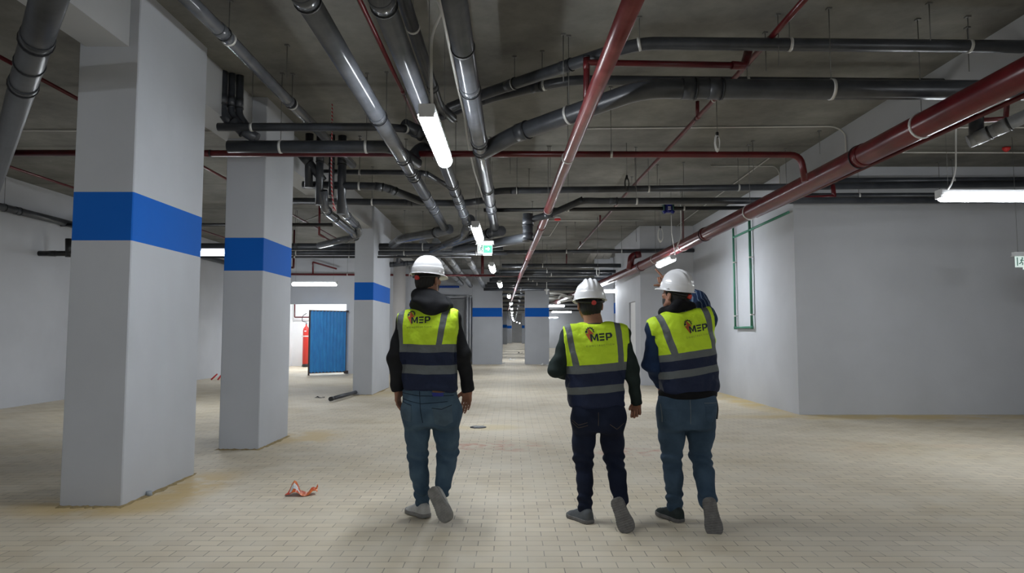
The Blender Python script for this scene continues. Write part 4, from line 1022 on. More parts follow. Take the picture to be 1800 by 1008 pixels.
    V.slab(ax, b.dot(ax) + m_[1]); V.slab(-ax, -a.dot(ax) + m_[0])
    if D.get('raise_'):
        s_, e_ = Vector(sh[1]), Vector(el[1]); dv = (e_ - s_).normalized()
        V.cap(s_ + dv * 0.085 + Vector((0.0, 0, 0.01)), e_, 0.085, 0.085, k=0.006, cut=True)
    V.cap(neck + Vector((0, 0.03, 0.02)), neck + Vector((0, 0.05, 0.16)), 0.085, 0.11, k=0.01, cut=True)
    V.cap(neck + Vector((0, 0.10, -0.10)), neck + Vector((0, 0.10, 0.1)), 0.045, 0.10, k=0.02, cut=True)
    vest = build_field('safety_vest', V, D['vmat'], root)
    bv = bvh_of(vest)
    lo_, lu = D['logo'], math.radians(D['logo_tilt'])
    c_, s_ = math.cos(lu), math.sin(lu)
    logo(lo_, (c_, 0, s_), (-s_, 0, c_), bv, vest, D['logo_s'])
    # --- jeans
    G = Field(lo, hi, 0.006)
    G.loft(rows_of(D['hips'], D['yh']), k=0.03, p=2.5)
    for i in (0, 1):
        h_, k_, a_ = Vector(hip[i]), Vector(kn[i]), Vector(an[i]); r = D['leg'][i]
        G.cap(h_, h_ * 0.45 + k_ * 0.55, r[0], r[1], k=0.03); G.cap(h_ * 0.45 + k_ * 0.55, k_, r[1], r[2], k=0.02)
        mid = k_ * 0.62 + a_ * 0.38 + Vector((0, -0.018, 0))
        G.cap(k_, mid, r[2], r[3], k=0.02); G.cap(mid, a_, r[3], r[4], k=0.02)
    for b_ in (0, 1): G.ell(Vector(D['seat'][b_]), (0.090, 0.075, 0.10), k=0.05)
    nj = sines(5, 20, 48)
    kz = [Vector(k).z for k in kn]
    G.noise(lambda X, Y, Z: 0.004 * nj(X, Y, Z) + 0.006 * np.sin(Z * 95 + X * 30 + 2 * np.sin(Y * 30)) * (np.exp(-((Z - min(kz)) / 0.07) ** 2) + 1.2 * np.exp(-((Z - 0.16) / 0.07) ** 2)))
    jeans = build_field('jeans', G, D['gmat'], root)
    bj = bvh_of(jeans)
    for (pl, mm) in D['pockets']:
        w3 = [P(u, v, D['yh']) for u, v in pl]
        c0 = w3[0]
        decal('back_pocket', [[((q - c0).x, (q - c0).z) for q in w3]], c0, (1, 0, 0), (0, 0, 1), bj, mm, jeans, off=0.004)
    for ln in D['seams']:
        w3 = [P(u, v, D['yh']) for u, v in ln]; polys = []
        for p, q in zip(w3, w3[1:]):
            dd = (q - p); nn = Vector((-dd.z, 0, dd.x)).normalized() * 0.0022
            polys.append([((p - nn).x, (p - nn).z), ((q - nn).x, (q - nn).z), ((q + nn).x, (q + nn).z), ((p + nn).x, (p + nn).z)])
        decal('seam', polys, (0, D['yh'], 0), (1, 0, 0), (0, 0, 1), bj, D['seam_m'], jeans, off=0.0055, cuts=3)
    # --- shoes
    for i in (0, 1):
        shoe('', D['heel'][i], D['toe'][i], D['fup'][i], D['shoe_m'], D['sole_m'], root)
    helmet(hc + R @ Vector((0, 0.0, 0.028)), R, root, ridge=D.get('ridge', 1.0), s=D.get('hs', 1.0))
    return root, vest

denim1 = cloth('washed_blue_denim', (0.075, 0.125, 0.175), second=(0.038, 0.072, 0.115), vs=7, bs=300)
denim2 = cloth('dark_indigo_denim', (0.012, 0.018, 0.040), second=(0.007, 0.010, 0.024), vs=7, bs=300)
denim3 = cloth('blue_denim', (0.060, 0.100, 0.150), second=(0.030, 0.055, 0.090), vs=7, bs=300)
pk1 = cloth('washed_denim_pocket', (0.088, 0.135, 0.180), bs=300); pk2 = cloth('dark_denim_pocket', (0.010, 0.015, 0.035), bs=300); pk3 = cloth('blue_denim_pocket', (0.052, 0.090, 0.14), bs=300)
sm1 = cloth('pale_seam', (0.16, 0.19, 0.21)); sm2 = cloth('tan_seam', (0.09, 0.075, 0.065)); smd = cloth('dark_seam', (0.015, 0.025, 0.04))
black_knit = cloth('black_hoodie_cloth', (0.018, 0.019, 0.022), bs=150)
green_knit = cloth('dark_green_knit', (0.022, 0.034, 0.032), bs=150)
blue_jacket = cloth('navy_blue_jacket', (0.018, 0.040, 0.105), bs=120)
black_cloth = cloth('black_cloth', (0.008, 0.008, 0.010))
# the raised sleeve shows thin pale stripes: a fine wave pattern in the jacket cloth
t_, n_, l_ = blue_jacket.node_tree, blue_jacket.node_tree.nodes, blue_jacket.node_tree.links
wv = N(n_, 'ShaderNodeTexWave'); wv.inputs['Scale'].default_value = 11; wv.inputs['Distortion'].default_value = 3.5; wv.inputs['Detail'].default_value = 2; wv.bands_direction = 'X'
g_ = N(n_, 'ShaderNodeNewGeometry'); l_.new(g_.outputs['Position'], wv.inputs['Vector'])
rp = N(n_, 'ShaderNodeValToRGB'); rp.color_ramp.elements[0].position = 0.86; rp.color_ramp.elements[1].position = 0.93; l_.new(wv.outputs['Fac'], rp.inputs[0])
sx = N(n_, 'ShaderNodeSeparateXYZ'); l_.new(g_.outputs['Position'], sx.inputs[0])
gz = N(n_, 'ShaderNodeMath', operation='GREATER_THAN'); l_.new(sx.outputs[2], gz.inputs[0]); gz.inputs[1].default_value = 1.44
mu_ = N(n_, 'ShaderNodeMath', operation='MULTIPLY'); l_.new(rp.outputs[0], mu_.inputs[0]); l_.new(gz.outputs[0], mu_.inputs[1])
src = n_['Principled BSDF'].inputs['Base Color'].links[0].from_socket
mx_ = N(n_, 'ShaderNodeMix', data_type='RGBA'); l_.new(mu_.outputs[0], mx_.inputs[0]); l_.new(src, mx_.inputs[6]); mx_.inputs[7].default_value = (0.14, 0.20, 0.30, 1)
l_.new(mx_.outputs[2], n_['Principled BSDF'].inputs['Base Color'])
white_shoe = cloth('off_white_shoe', (0.62, 0.62, 0.60)); grey_shoe = cloth('grey_shoe', (0.12, 0.13, 0.14)); dark_shoe = cloth('dark_shoe', (0.035, 0.045, 0.045))
white_sole = mat('pale_sole', (0.27, 0.265, 0.255), 0.75, vary=0.3, vscale=20)

def vm(name, cx, hem, yc, vs, stripes, tilt):
    o = P(cx, hem, yc)
    return vest_mat(name, [P(cx, v, yc).z - o.z for v in vs], stripes, tuple(o), math.radians(tilt))

# ---- the person in the dark hoodie
Y = 4.88
p1 = dict(label='person in a dark hoodie, yellow-green vest and washed jeans, leftmost of three walking away', root=(-0.6, Y), yc=Y, yh=Y,
    sh=[P(713, 566, Y), P(794, 562, Y)], el=[P(695, 628, Y), P(814, 626, Y)], wr=[P(699, 683, Y + 0.05), P(823, 683, Y + 0.03)],
    hip=[P(731, 722, Y), P(783, 722, Y)], kn=[P(735, 800, Y + 0.06), P(787, 797, Y + 0.08)], an=[P(744, 890, Y + 0.10), P(769, 862, Y - 0.09)],
    heel=[P(751, 911, Y + 0.02), P(757, 860, Y - 0.12)], toe=[P(720, 900, Y + 0.22), P(786, 916, Y - 0.20)], fup=[(0, 0, 1), (0.15, 1, 0.35)],
    head=P(752, 490, Y + 0.06), look=(0.50, 0.86, -0.02), neck=P(756, 528, Y + 0.03), beard=True, ridge=0.25, collar=0.0,
    torso=[(692, 706, 807, 0.128, -0.3, 0), (650, 705, 804, 0.125, -0.3, 0), (605, 705, 803, 0.130, -0.3, 0), (575, 702, 806, 0.125, -0.3, 0), (560, 706, 802, 0.105, -0.3, 0), (548, 722, 788, 0.08, -0.3, 0)],
    hips=[(750, 716, 803, 0.11, -0.15, 0), (725, 708, 809, 0.125, -0.2, -0.005), (700, 707, 806, 0.122, -0.25, 0), (683, 708, 803, 0.118, -0.25, 0)],
    seat=[P(734, 726, Y - 0.055), P(783, 728, Y - 0.06)], leg=[(0.094, 0.084, 0.068, 0.064, 0.046), (0.096, 0.088, 0.072, 0.066, 0.050)],
    sleeve=(0.060, 0.054, 0.043), jz=P(0, 686, Y).z, vz=P(0, 686, Y).z, vsh=0.008, jname='hoodie', jmat=black_knit, gmat=denim1,
    vmat=vm('vest_cloth', 754, 686, Y, (686, 656, 641, 619, 605), [(-0.200, -0.195, 0.044), (0.082, 0.145, 0.043)], 0),
    logo=P(726, 569.5, Y), logo_tilt=2, logo_s=0.92,
    hand=[(Vector((0.0, 0.1, -1)), Vector((1, -0.3, 0)), -1, dict(curl=(0.25, 0.35, 0.3))), (Vector((-0.10, 0.05, -1)), Vector((-0.35, -1, 0)), 1, dict(curl=(0.25, 0.3, 0.25), thumb=0.15, spread=0.03))],
    pockets=[([(764, 714), (797, 709), (799, 738), (785, 746), (768, 742)], pk1), ([(707, 706), (727, 709), (727, 738), (708, 735)], pk1)],
    seams=[[(763, 714), (780, 716), (797, 709)], [(706, 704), (728, 710)], [(741, 686), (743, 712), (747, 740)], [(707, 700), (745, 707), (790, 703)], [(708, 690), (740, 694), (800, 693)]], seam_m=smd, shoe_m=white_shoe, sole_m=white_sole)
r1, v1 = person(p1)
Hd = Field(P(757, 535, Y) - Vector((0.3, 0.25, 0.2)), P(757, 535, Y) + Vector((0.3, 0.3, 0.2)), 0.006)
c = P(757, 530, Y - 0.03)
Hd.ell(c, (0.125, 0.085, 0.062), k=0.04); Hd.ell(P(748, 524, Y + 0.0), (0.085, 0.07, 0.07), k=0.05); Hd.ell(P(763, 543, Y - 0.085), (0.085, 0.05, 0.042), k=0.04)
Hd.cap(P(730, 536, Y + 0.0), P(758, 548, Y - 0.10), 0.032, 0.028, k=0.03); Hd.cap(P(790, 537, Y - 0.0), P(766, 547, Y - 0.10), 0.034, 0.028, k=0.03)
Hd.cap(P(735, 520, Y + 0.02), P(780, 532, Y + 0.04), 0.045, 0.045, k=0.04)
nz = sines(9, 30, 70, 5); Hd.noise(lambda X, Y_, Z: 0.006 * nz(X, Y_, Z))
Hd.cap(P(756, 520, Y + 0.10), P(752, 500, Y + 0.08), 0.07, 0.09, k=0.01, cut=True)
build_field('hood', Hd, black_knit, r1)
bvv = bvh_of(bpy.data.objects['jeans'])
def strip(pl, m, name, parent, bv, Yd):
    w3 = [P(u, v, Yd) for u, v in pl]; c0 = w3[0]
    decal(name, [[((q - c0).x, (q - c0).z) for q in w3]], c0, (1, 0, 0), (0, 0, 1), bv, m, parent, off=0.006)
strip([(763, 688), (783, 688), (783, 694), (765, 694)], mat('blue_waistband', (0.01, 0.02, 0.20), 0.6), 'underwear_band', bpy.data.objects['jeans'], bvv, Y)
strip([(764, 684), (790, 679), (794, 686), (778, 688), (764, 687)], mat('brown_belt', (0.16, 0.08, 0.035), 0.5), 'belt', bpy.data.objects['jeans'], bvv, Y)

# ---- the shortest person, centre
Y = 4.80
p2 = dict(label='shortest person in a dark green jumper, yellow-green vest and dark indigo jeans, middle of three', root=(0.58, Y), yc=Y, yh=Y,
    sh=[P(1003, 590, Y), P(1090, 588, Y)], el=[P(977, 650, Y - 0.03), P(1109, 648, Y - 0.02)], wr=[P(1004, 662, Y + 0.17), P(1119, 706, Y + 0.04)],
    hip=[P(1027, 738, Y), P(1074, 738, Y)], kn=[P(1025, 808, Y + 0.05), P(1079, 806, Y + 0.07)], an=[P(1029, 900, Y + 0.05), P(1089, 884, Y - 0.18)],
    heel=[P(1038, 922, Y - 0.03), P(1082, 878, Y - 0.21)], toe=[P(1003, 908, Y + 0.18), P(1104, 936, Y - 0.26)], fup=[(0, 0, 1), (0.2, 1, 0.3)],
    head=P(1037, 534, Y + 0.05), look=(-0.10, 0.99, -0.03), neck=P(1043, 570, Y + 0.02), beard=False, ridge=1.25, collar=-0.005, hs=1.0,
    torso=[(718, 1000, 1097, 0.125, 0.05, 0), (680, 997, 1097, 0.125, 0.05, 0), (640, 996, 1098, 0.128, 0.05, 0), (605, 992, 1100, 0.125, 0.05, 0), (588, 994, 1098, 0.105, 0.05, 0), (574, 1012, 1080, 0.08, 0.05, 0)],
    hips=[(758, 1012, 1090, 0.10, 0, 0), (738, 1006, 1095, 0.118, 0, 0), (712, 1004, 1095, 0.115, 0, 0)],
    seat=[P(1029, 735, Y - 0.05), P(1073, 735, Y - 0.05)], leg=[(0.084, 0.078, 0.064, 0.058, 0.044), (0.084, 0.079, 0.066, 0.060, 0.046)],
    sleeve=(0.060, 0.053, 0.038), jz=P(0, 716, Y).z, vz=P(0, 716, Y).z, vsh=0.006, jname='jumper', jmat=green_knit, gmat=denim2,
    vmat=vm('vest_cloth', 1047, 716, Y, (716, 690, 677, 654, 640), [(-0.12, -0.162, 0.042), (0.190, 0.192, 0.042)], 4.5),
    logo=P(1035, 600.5, Y), logo_tilt=4.5, logo_s=1.0,
    hand=[(Vector((0.9, 0.4, 0.1)), Vector((0, -1, 0)), 1, dict(curl=(0.5, 0.5, 0.4))), (Vector((-0.02, 0.08, -1)), Vector((-0.25, -1, -0.1)), 1, dict(curls=[(1.1, 1.1, 0.6), (1.2, 1.2, 0.6), (1.3, 1.2, 0.6), (1.35, 1.2, 0.6)], thumb=1.25, s=0.98))],
    pockets=[([(1003, 728), (1028, 730), (1026, 748), (1014, 755), (1004, 748)], pk2), ([(1066, 732), (1094, 728), (1093, 748), (1080, 754), (1068, 745)], pk2)],
    seams=[[(1004, 736), (1014, 744), (1029, 739)], [(1004, 740), (1014, 749), (1030, 744)], [(1067, 742), (1080, 751), (1093, 741)], [(1048, 722), (1048, 745)]], seam_m=sm2, shoe_m=grey_shoe, sole_m=M['sole'])
person(p2)

# ---- the person who points
Y = 4.82
p3 = dict(label='person in a blue jacket and yellow-green vest raising one arm to point, rightmost', root=(1.2, Y), yc=Y, yh=Y,
    sh=[P(1153, 577, Y), P(1243, 560, Y)], el=[P(1144, 642, Y), P(1230, 527, Y + 0.24)], wr=[P(1160, 672, Y + 0.16), P(1180, 502, Y + 0.38)],
    hip=[P(1183, 722, Y), P(1231, 722, Y)], kn=[P(1180, 805, Y + 0.05), P(1232, 800, Y + 0.07)], an=[P(1186, 897, Y + 0.06), P(1248, 884, Y - 0.20)],
    heel=[P(1198, 920, Y - 0.01), P(1246, 877, Y - 0.24)], toe=[P(1158, 903, Y + 0.18), P(1258, 942, Y - 0.29)], fup=[(0, 0, 1), (0.1, 1, 0.3)],
    head=P(1189, 517, Y + 0.05), look=(-0.60, 0.80, 0.2), neck=P(1194, 550, Y + 0.03), beard=True, ridge=1.6, collar=0.02, hs=0.95, raise_=True, armhole=(0.052, 0.03),
    torso=[(698, 1158, 1259, 0.130, 0.2, 0), (650, 1158, 1259, 0.130, 0.2, 0), (610, 1154, 1259, 0.132, 0.2, 0), (580, 1147, 1256, 0.125, 0.2, 0), (565, 1156, 1252, 0.105, 0.2, 0), (552, 1172, 1236, 0.08, 0.2, 0)],
    hips=[(755, 1160, 1254, 0.11, 0, 0), (725, 1153, 1258, 0.125, 0, 0), (693, 1156, 1256, 0.12, 0, 0)],
    seat=[P(1184, 722, Y - 0.05), P(1232, 722, Y - 0.05)], leg=[(0.100, 0.088, 0.068, 0.062, 0.052), (0.100, 0.090, 0.072, 0.068, 0.056)],
    sleeve=(0.061, 0.056, 0.044), jz=P(0, 698, Y).z, vz=P(0, 690, Y).z, vsh=0.008, jname='jacket', jmat=blue_jacket, gmat=denim3,
    vmat=vm('vest_cloth', 1208, 690, Y, (690, 660, 648, 631, 618.5), [(-0.07, -0.135, 0.044), (0.222, 0.200, 0.042)], 8.5),
    logo=P(1204, 586, Y), logo_tilt=9.5, logo_s=0.93,
    hand=[(Vector((0.5, 0.6, -0.5)), Vector((0, -1, 0)), 1, dict(curl=(0.5, 0.5, 0.4))),
          (Vector((-0.50, 0.25, 0.80)), Vector((-0.75, -0.25, -0.5)), -1, dict(curls=[(0.05, 0.03, 0.02), (1.3, 1.4, 0.7), (1.4, 1.4, 0.7), (1.45, 1.4, 0.7)], thumb=0.75))],
    pockets=[([(1160, 716), (1186, 716), (1186, 738), (1173, 745), (1161, 738)], pk3), ([(1231, 712), (1252, 710), (1252, 734), (1241, 741), (1232, 734)], pk3)],
    seams=[[(1229, 706), (1254, 706)], [(1205, 700), (1206, 742)], [(1156, 708), (1160, 740)]], seam_m=sm1, shoe_m=dark_shoe, sole_m=M['sole'])
r3, v3 = person(p3)
# black scarf-like collar and black hem of the under layer
Cl = Field(P(1190, 545, Y) - Vector((0.25, 0.25, 0.15)), P(1190, 545, Y) + Vector((0.25, 0.3, 0.15)), 0.006)
Cl.cap(P(1168, 548, Y + 0.02), P(1184, 546, Y - 0.035), 0.036, 0.038, k=0.03); Cl.cap(P(1184, 546, Y - 0.035), P(1215, 540, Y - 0.0), 0.038, 0.034, k=0.03)
Cl.cap(P(1168, 548, Y + 0.02), P(1180, 548, Y + 0.11), 0.036, 0.03, k=0.03); Cl.ell(P(1194, 535, Y + 0.02), (0.07, 0.07, 0.045), k=0.03)
Cl.noise(lambda X, Y_, Z: 0.005 * nz(X, Y_, Z))
build_field('collar', Cl, black_cloth, r3)
Hm = Field(P(1208, 696, Y) - Vector((0.3, 0.25, 0.1)), P(1208, 696, Y) + Vector((0.3, 0.25, 0.1)), 0.006)
Hm.loft(rows_of([(700, 1158, 1260, 0.136, 0.2, 0), (685, 1156, 1261, 0.141, 0.2, 0)], Y), k=0.02); 
build_field('undershirt_hem', Hm, black_cloth, r3)
MB().tube(fillet([P(1259, 703, Y - 0.03), P(1262, 718, Y - 0.04), P(1260, 737, Y - 0.03)], 0.03), 0.006, 8).build('key_cord', M['rubber'], r3)

# ================================================================ the smaller things
# exit signs
def exit_sign(c, label, wd=0.30, ht=0.17, arrow=1):
    x, y, z = c
    t = thing('exit_sign', label, 'exit sign', c, 'exit signs')
    MB().box(x - wd / 2 - 0.02, x + wd / 2 + 0.02, y - 0.04, y + 0.04, z + ht / 2, z + ht / 2 + 0.05).box(x - wd / 2 - 0.03, x + wd / 2 + 0.03, y - 0.045, y + 0.045, z + ht / 2 - 0.008, z + ht / 2).build('housing', M['lamp_body'], t)
    white = M.setdefault('sign_white', mat('lit_sign_white', (0.55, 0.60, 0.58), 0.5, emis=(0.80, 1.0, 0.93), estr=0.45))
    green = M.setdefault('sign_green', mat('lit_sign_green', (0.0, 0.20, 0.09), 0.5, emis=(0.0, 0.62, 0.27), estr=0.6))
    MB().box(x - wd / 2, x + wd / 2, y - 0.012, y + 0.012, z - ht / 2, z + ht / 2 - 0.008).build('panel', white, t)
    MB().box(x - wd * 0.1, x + wd / 2 - 0.006, y - 0.016, y - 0.012, z - ht / 2 + 0.012, z + ht / 2 - 0.02).build('green_field', green, t)
    k = MB(); f = y - 0.019; cx = x + wd * 0.2
    pts = [(cx - 0.038, 0.011), (cx, 0.011), (cx, 0.035), (cx + 0.036, 0.0), (cx, -0.035), (cx, -0.011), (cx - 0.038, -0.011)]
    k.add([(a, f, z + b) for a, b in pts] + [(a, y - 0.016, z + b) for a, b in pts], [tuple(range(7)), tuple(range(7, 14))] + [(i, (i + 1) % 7, 7 + (i + 1) % 7, 7 + i) for i in range(7)])
    k.build('arrow', white, t)
    g = MB(); rx = x - wd * 0.25                     # running figure and door
    g.lathe([(0.002, -0.003), (0.011, -0.001), (0.011, 0.001), (0.002, 0.003)], (rx + 0.012, y - 0.014, z + 0.045), 'y', 12)
    for a, b in (((0.004, 0.030), (-0.004, -0.005)), ((-0.004, -0.005), (0.016, -0.022)), ((0.016, -0.022), (0.010, -0.05)), ((-0.004, -0.005), (-0.018, -0.028)), ((-0.018, -0.028), (-0.036, -0.032)), ((0.004, 0.026), (0.026, 0.010)), ((0.004, 0.026), (-0.016, 0.012))):
        g.tube([(rx + a[0], y - 0.014, z + a[1]), (rx + b[0], y - 0.014, z + b[1])], 0.0055, 6)
    g.box(x - wd / 2 + 0.012, x - wd / 2 + 0.022, y - 0.016, y - 0.012, z - 0.06, z + 0.055)
    g.build('pictogram', M.setdefault('sign_dark', mat('sign_dark_green', (0.0, 0.12, 0.08), 0.5)), t)
    MB().box(x - 0.03, x + 0.11, y - 0.03, y + 0.03, z - ht / 2 - 0.03, z - ht / 2 + 0.004).build('test_lamp', white, t)
    for sx_ in (-0.11, 0.11): MB().tube([(x + sx_, y, z + ht / 2 + 0.05), (x + sx_, y, SLAB)], 0.003, 5).build('hanger_rod', M['rod'], t)
exit_sign(tuple(P(852.5, 438, 10.75)), 'green exit sign with right arrow hanging above the corridor', wd=0.235, ht=0.15)
exit_sign(tuple(P(1804, 460, 9.4)), 'green exit sign cut off by the right edge', ht=0.16)

# coils of spare cable tied to rods
def coil(c, w_, h_, label, m, yaw=0.3):
    t = thing('cable_coil', label, 'cable', c, 'hanging cable coils')
    k = MB(); cc = Vector(c); rg = random.Random(int(c[0] * 100))
    for i in range(4):
        pts = []
        for j in range(28):
            a = 2 * math.pi * j / 28
            r1 = 1 + 0.12 * rg.uniform(-1, 1) * 0.3 + 0.08 * (i - 1.5)
            pts.append(cc + Vector((math.sin(a) * w_ * r1 * math.cos(yaw), math.sin(a) * w_ * math.sin(yaw) + 0.008 * (i - 1.5), math.cos(a) * h_ * r1)))
        k.tube(pts, 0.006, 6, closed=True)
    k.build('loops', m, t)
    MB().tube([cc + Vector((0, 0, h_)), (c[0], c[1], SLAB)], 0.004, 5).build('tie_wire', M['rod'], t)
    MB().tube([cc + Vector((0, 0, h_ - 0.03)), cc + Vector((0, 0, h_ + 0.03))], 0.016, 8).build('cable_tie', M['rubber'], t)
coil(tuple(P(1261, 251, 7.3)), 0.028, 0.085, 'small pale cable coil hanging at the red cross pipe', M['cable'])
coil(tuple(P(1161, 413, 12.0)), 0.05, 0.12, 'white cable coil hanging above the thick red pipe, left of the blue coupling cable', M['cable'])
coil(tuple(P(1051, 478, 16)), 0.035, 0.10, 'narrow cable coil above the helmet of the shortest person', M['cable'])
coil(tuple(P(1102, 323, 9.7)), 0.03, 0.09, 'dark cable coil above the cross pipes right of the central red pipe', M['rubber'])

# blue pipe coupling with white markings
c = P(1174, 367, 10.8); t = thing('pipe_coupling', 'blue coupling with green flanges and white marks on the thin black pipe', 'valve', c)
bl = mat('blue_plastic', (0.008, 0.015, 0.20), 0.4); gr = mat('dark_green_flange', (0.015, 0.06, 0.05), 0.5)
MB().tube([c - Vector((0.055, 0, 0)), c + Vector((0.055, 0, 0))], 0.07, 16).box(c.x - 0.035, c.x + 0.045, c.y - 0.06, c.y + 0.04, c.z + 0.02, c.z + 0.095).build('body', bl, t)
for s_ in (-1, 1):
    MB().tube([c + Vector((0.06 * s_, 0, 0)), c + Vector((0.085 * s_, 0, 0))], 0.085, 8).build('flange', gr, t)
    MB().tube([c + Vector((0.04 * s_, -0.05, -0.045)), c + Vector((0.085 * s_, -0.05, -0.075))], 0.028, 8).build('foot', bl, t)
k = MB()
for zz in (0.012, -0.02):
    for j in range(3): k.box(c.x - 0.012 + 0.017 * j, c.x + 0.0 + 0.017 * j, c.y - 0.0745, c.y - 0.069, c.z + zz - 0.008, c.z + zz + 0.008)
k.build('white_marks', M['cable'], t)
a = P(1180, 378, 10.8); cable('cable', [a, (a.x, a.y, 2.9), (3.03, 12.6, 2.76)], 0.006, M['cable'], 'thin white cable hanging from the blue coupling to the lamp', 'cable')

# green water pipes on the side of the right block
gp = thing('water_pipe_loop', 'green U-shaped water pipes clipped to the side of the right wall', 'pipe', (4.55, 13.5, 2.0))
def gy(u, v): return P(u, v, 1200 * 4.56 / (u - 898))
A, B = gy(1290, 392), gy(1319, 385); zb = 1.42
A1 = Vector((4.56, A.y, A.z)); B1 = Vector((4.56, B.y, B.z))
MB().tube([A1, (4.56, A.y, zb)], 0.022, 12).build('upright', M['green_pipe'], gp); MB().tube([B1, (4.56, B.y, zb)], 0.026, 12).build('upright', M['green_pipe'], gp)
MB().tube([(4.56, A.y + 0.02, zb), (4.56, B.y - 0.02, zb)], 0.022, 12).build('bottom_run', M['green_pipe'], gp)
MB().tube(fillet([A1, (4.56, A.y, 3.28), (4.56, 11.15, 3.30)], 0.06), 0.022, 12).build('top_run', M['green_pipe'], gp)
for yy in (A.y, B.y):
    MB().lathe([(0.03, -0.03), (0.034, 0), (0.03, 0.03)], (4.56, yy, zb), 'z', 14).build('elbow', M['green_pipe'], gp)
    for zz in (1.65, 2.75):
        MB().box(4.555, 4.618, yy - 0.006, yy + 0.006, zz, zz + 0.02).tube([(4.56, yy, zz - 0.004), (4.56, yy, zz + 0.024)], 0.030, 12).build('wall_clip', M['strap'], gp)

# doorway: blue corrugated gate, fire cylinder
hinge = P(612, 657, 22.15); hx = -5.36; hy = 22.15
free = Vector((-6.34, 21.35)); dv = (free - Vector((hx, hy))); Lg = dv.length; dv /= Lg; nv_ = Vector((-dv.y, dv.x))
gt_ = thing('metal_gate', 'blue corrugated metal gate standing open in the doorway', 'gate', (hx, hy, 0))
k = MB(); n = 96; z0, z1 = 0.08, 2.02
vs = []
for i in range(n + 1):
    s_ = i / n * (Lg - 0.06) + 0.03; ph = (s_ / 0.115) % 1.0
    off = 0.022 if ph < 0.35 else (0.022 * (0.5 - ph) / 0.15 if ph < 0.5 else (0 if ph < 0.85 else 0.022 * (ph - 0.85) / 0.15))
    p = Vector((hx, hy)) + dv * s_ + nv_ * off
    vs += [(p.x, p.y, z0), (p.x, p.y, z1)]
k.add(vs, [(2 * i, 2 * i + 1, 2 * i + 3, 2 * i + 2) for i in range(n)])
gm = k.build('corrugated_sheet', mat('blue_gate_paint', (0.022, 0.17, 0.46), 0.5, second=(0.03, 0.24, 0.56), vscale=7, stretch=(2, 2, 0.5)), gt_)
so = gm.modifiers.new('thickness', 'SOLIDIFY'); so.thickness = 0.002
fm = mat('dark_gate_frame', (0.05, 0.035, 0.032), 0.6)
def gb(s0, s1, za, zb_, w_=0.02):
    vs = []
    for z_ in (za, zb_):
        for s_, o_ in ((s0, -w_), (s1, -w_), (s1, w_), (s0, w_)):
            p = Vector((hx, hy)) + dv * s_ + nv_ * o_; vs.append((p.x, p.y, z_))
    return MB().add(vs, [(0, 1, 2, 3), (4, 5, 6, 7), (0, 1, 5, 4), (1, 2, 6, 5), (2, 3, 7, 6), (3, 0, 4, 7)])
gb(0, Lg, z0 - 0.02, z0 + 0.02).build('frame_rail', fm, gt_); gb(0, Lg, z1 - 0.02, z1 + 0.02).build('frame_rail', fm, gt_)
gb(0, 0.04, z0 - 0.02, z1 + 0.03).build('frame_stile', fm, gt_); gb(Lg - 0.04, Lg, 0.0, z1 + 0.02).build('frame_stile', fm, gt_)
gb(-0.06, 0.02, z1 - 0.03, z1 + 0.03).build('hinge', fm, gt_); gb(-0.06, 0.05, z0 - 0.06, z0 + 0.03, 0.05).build('hinge', fm, gt_)

cx, cy = P(538, 600, 26.9).x, 26.9
t = thing('fire_cylinder', 'tall red extinguishing cylinder strapped to the white wall behind the blue gate', 'fire cylinder', (cx, cy, 0))
MB().lathe([(0.10, 0.10), (0.125, 0.13), (0.125, 1.42), (0.11, 1.50), (0.06, 1.57), (0.035, 1.60), (0.035, 1.66)], (cx, cy, 0), 'z', 24).build('cylinder', mat('bright_red_enamel', (0.55, 0.03, 0.02), 0.35), t)
MB().lathe([(0.10, 0), (0.13, 0.02), (0.13, 0.11), (0.10, 0.12)], (cx, cy, 0), 'z', 16).build('base_ring', M['rubber'], t)
MB().lathe([(0.13, 1.18), (0.13, 1.22)], (cx, cy, 0), 'z', 20).box(cx - 0.22, cx + 0.2, cy + 0.10, cy + 0.16, 1.18, 1.22).build('strap', M['strap'], t)
MB().tube([(cx, cy, 1.65), (cx, cy, 1.78)], 0.03, 10).box(cx - 0.03, cx + 0.05, cy - 0.03, cy + 0.03, 1.70, 1.74).build('valve', M['steel'], t)
MB().tube(fillet([(cx, cy, 1.76), (cx - 0.18, cy, 1.78), (cx - 0.16, cy, 2.0), (cx + 0.0, cy, 2.1)], 0.09), 0.014, 8).build('hose', M['rubber'], t)
MB().box(cx - 0.04, cx + 0.04, cy - 0.128, cy - 0.122, 1.38, 1.42).build('label_plate', M['cable'], t)
cable('wall_sprinkler_pipe', [P(518, 530, 27.4), P(518, 558, 27.4), P(556, 558, 27.4)], 0.028, M['red'], 'thin red pipe on the white store-room wall above the fire cylinder', 'pipe', rad=0.03)
rb = MB(); rg = random.Random(2)
for i in range(60):
    x_ = rg.uniform(-8.4, -6.9); q = rg.uniform(0.03, 0.09); y_ = 27.5 - rg.uniform(0, 0.25)
    rb.box(x_, x_ + q, y_, y_ + q * 0.8, 0, q * 0.7)
tag(rb.build('rubble', mat('brick_rubble', (0.35, 0.22, 0.17), 0.9, vary=0.5), at=(-7.7, 27.4, 0)), 'broken plaster along the foot of the store-room wall', 'rubble', kind='stuff')

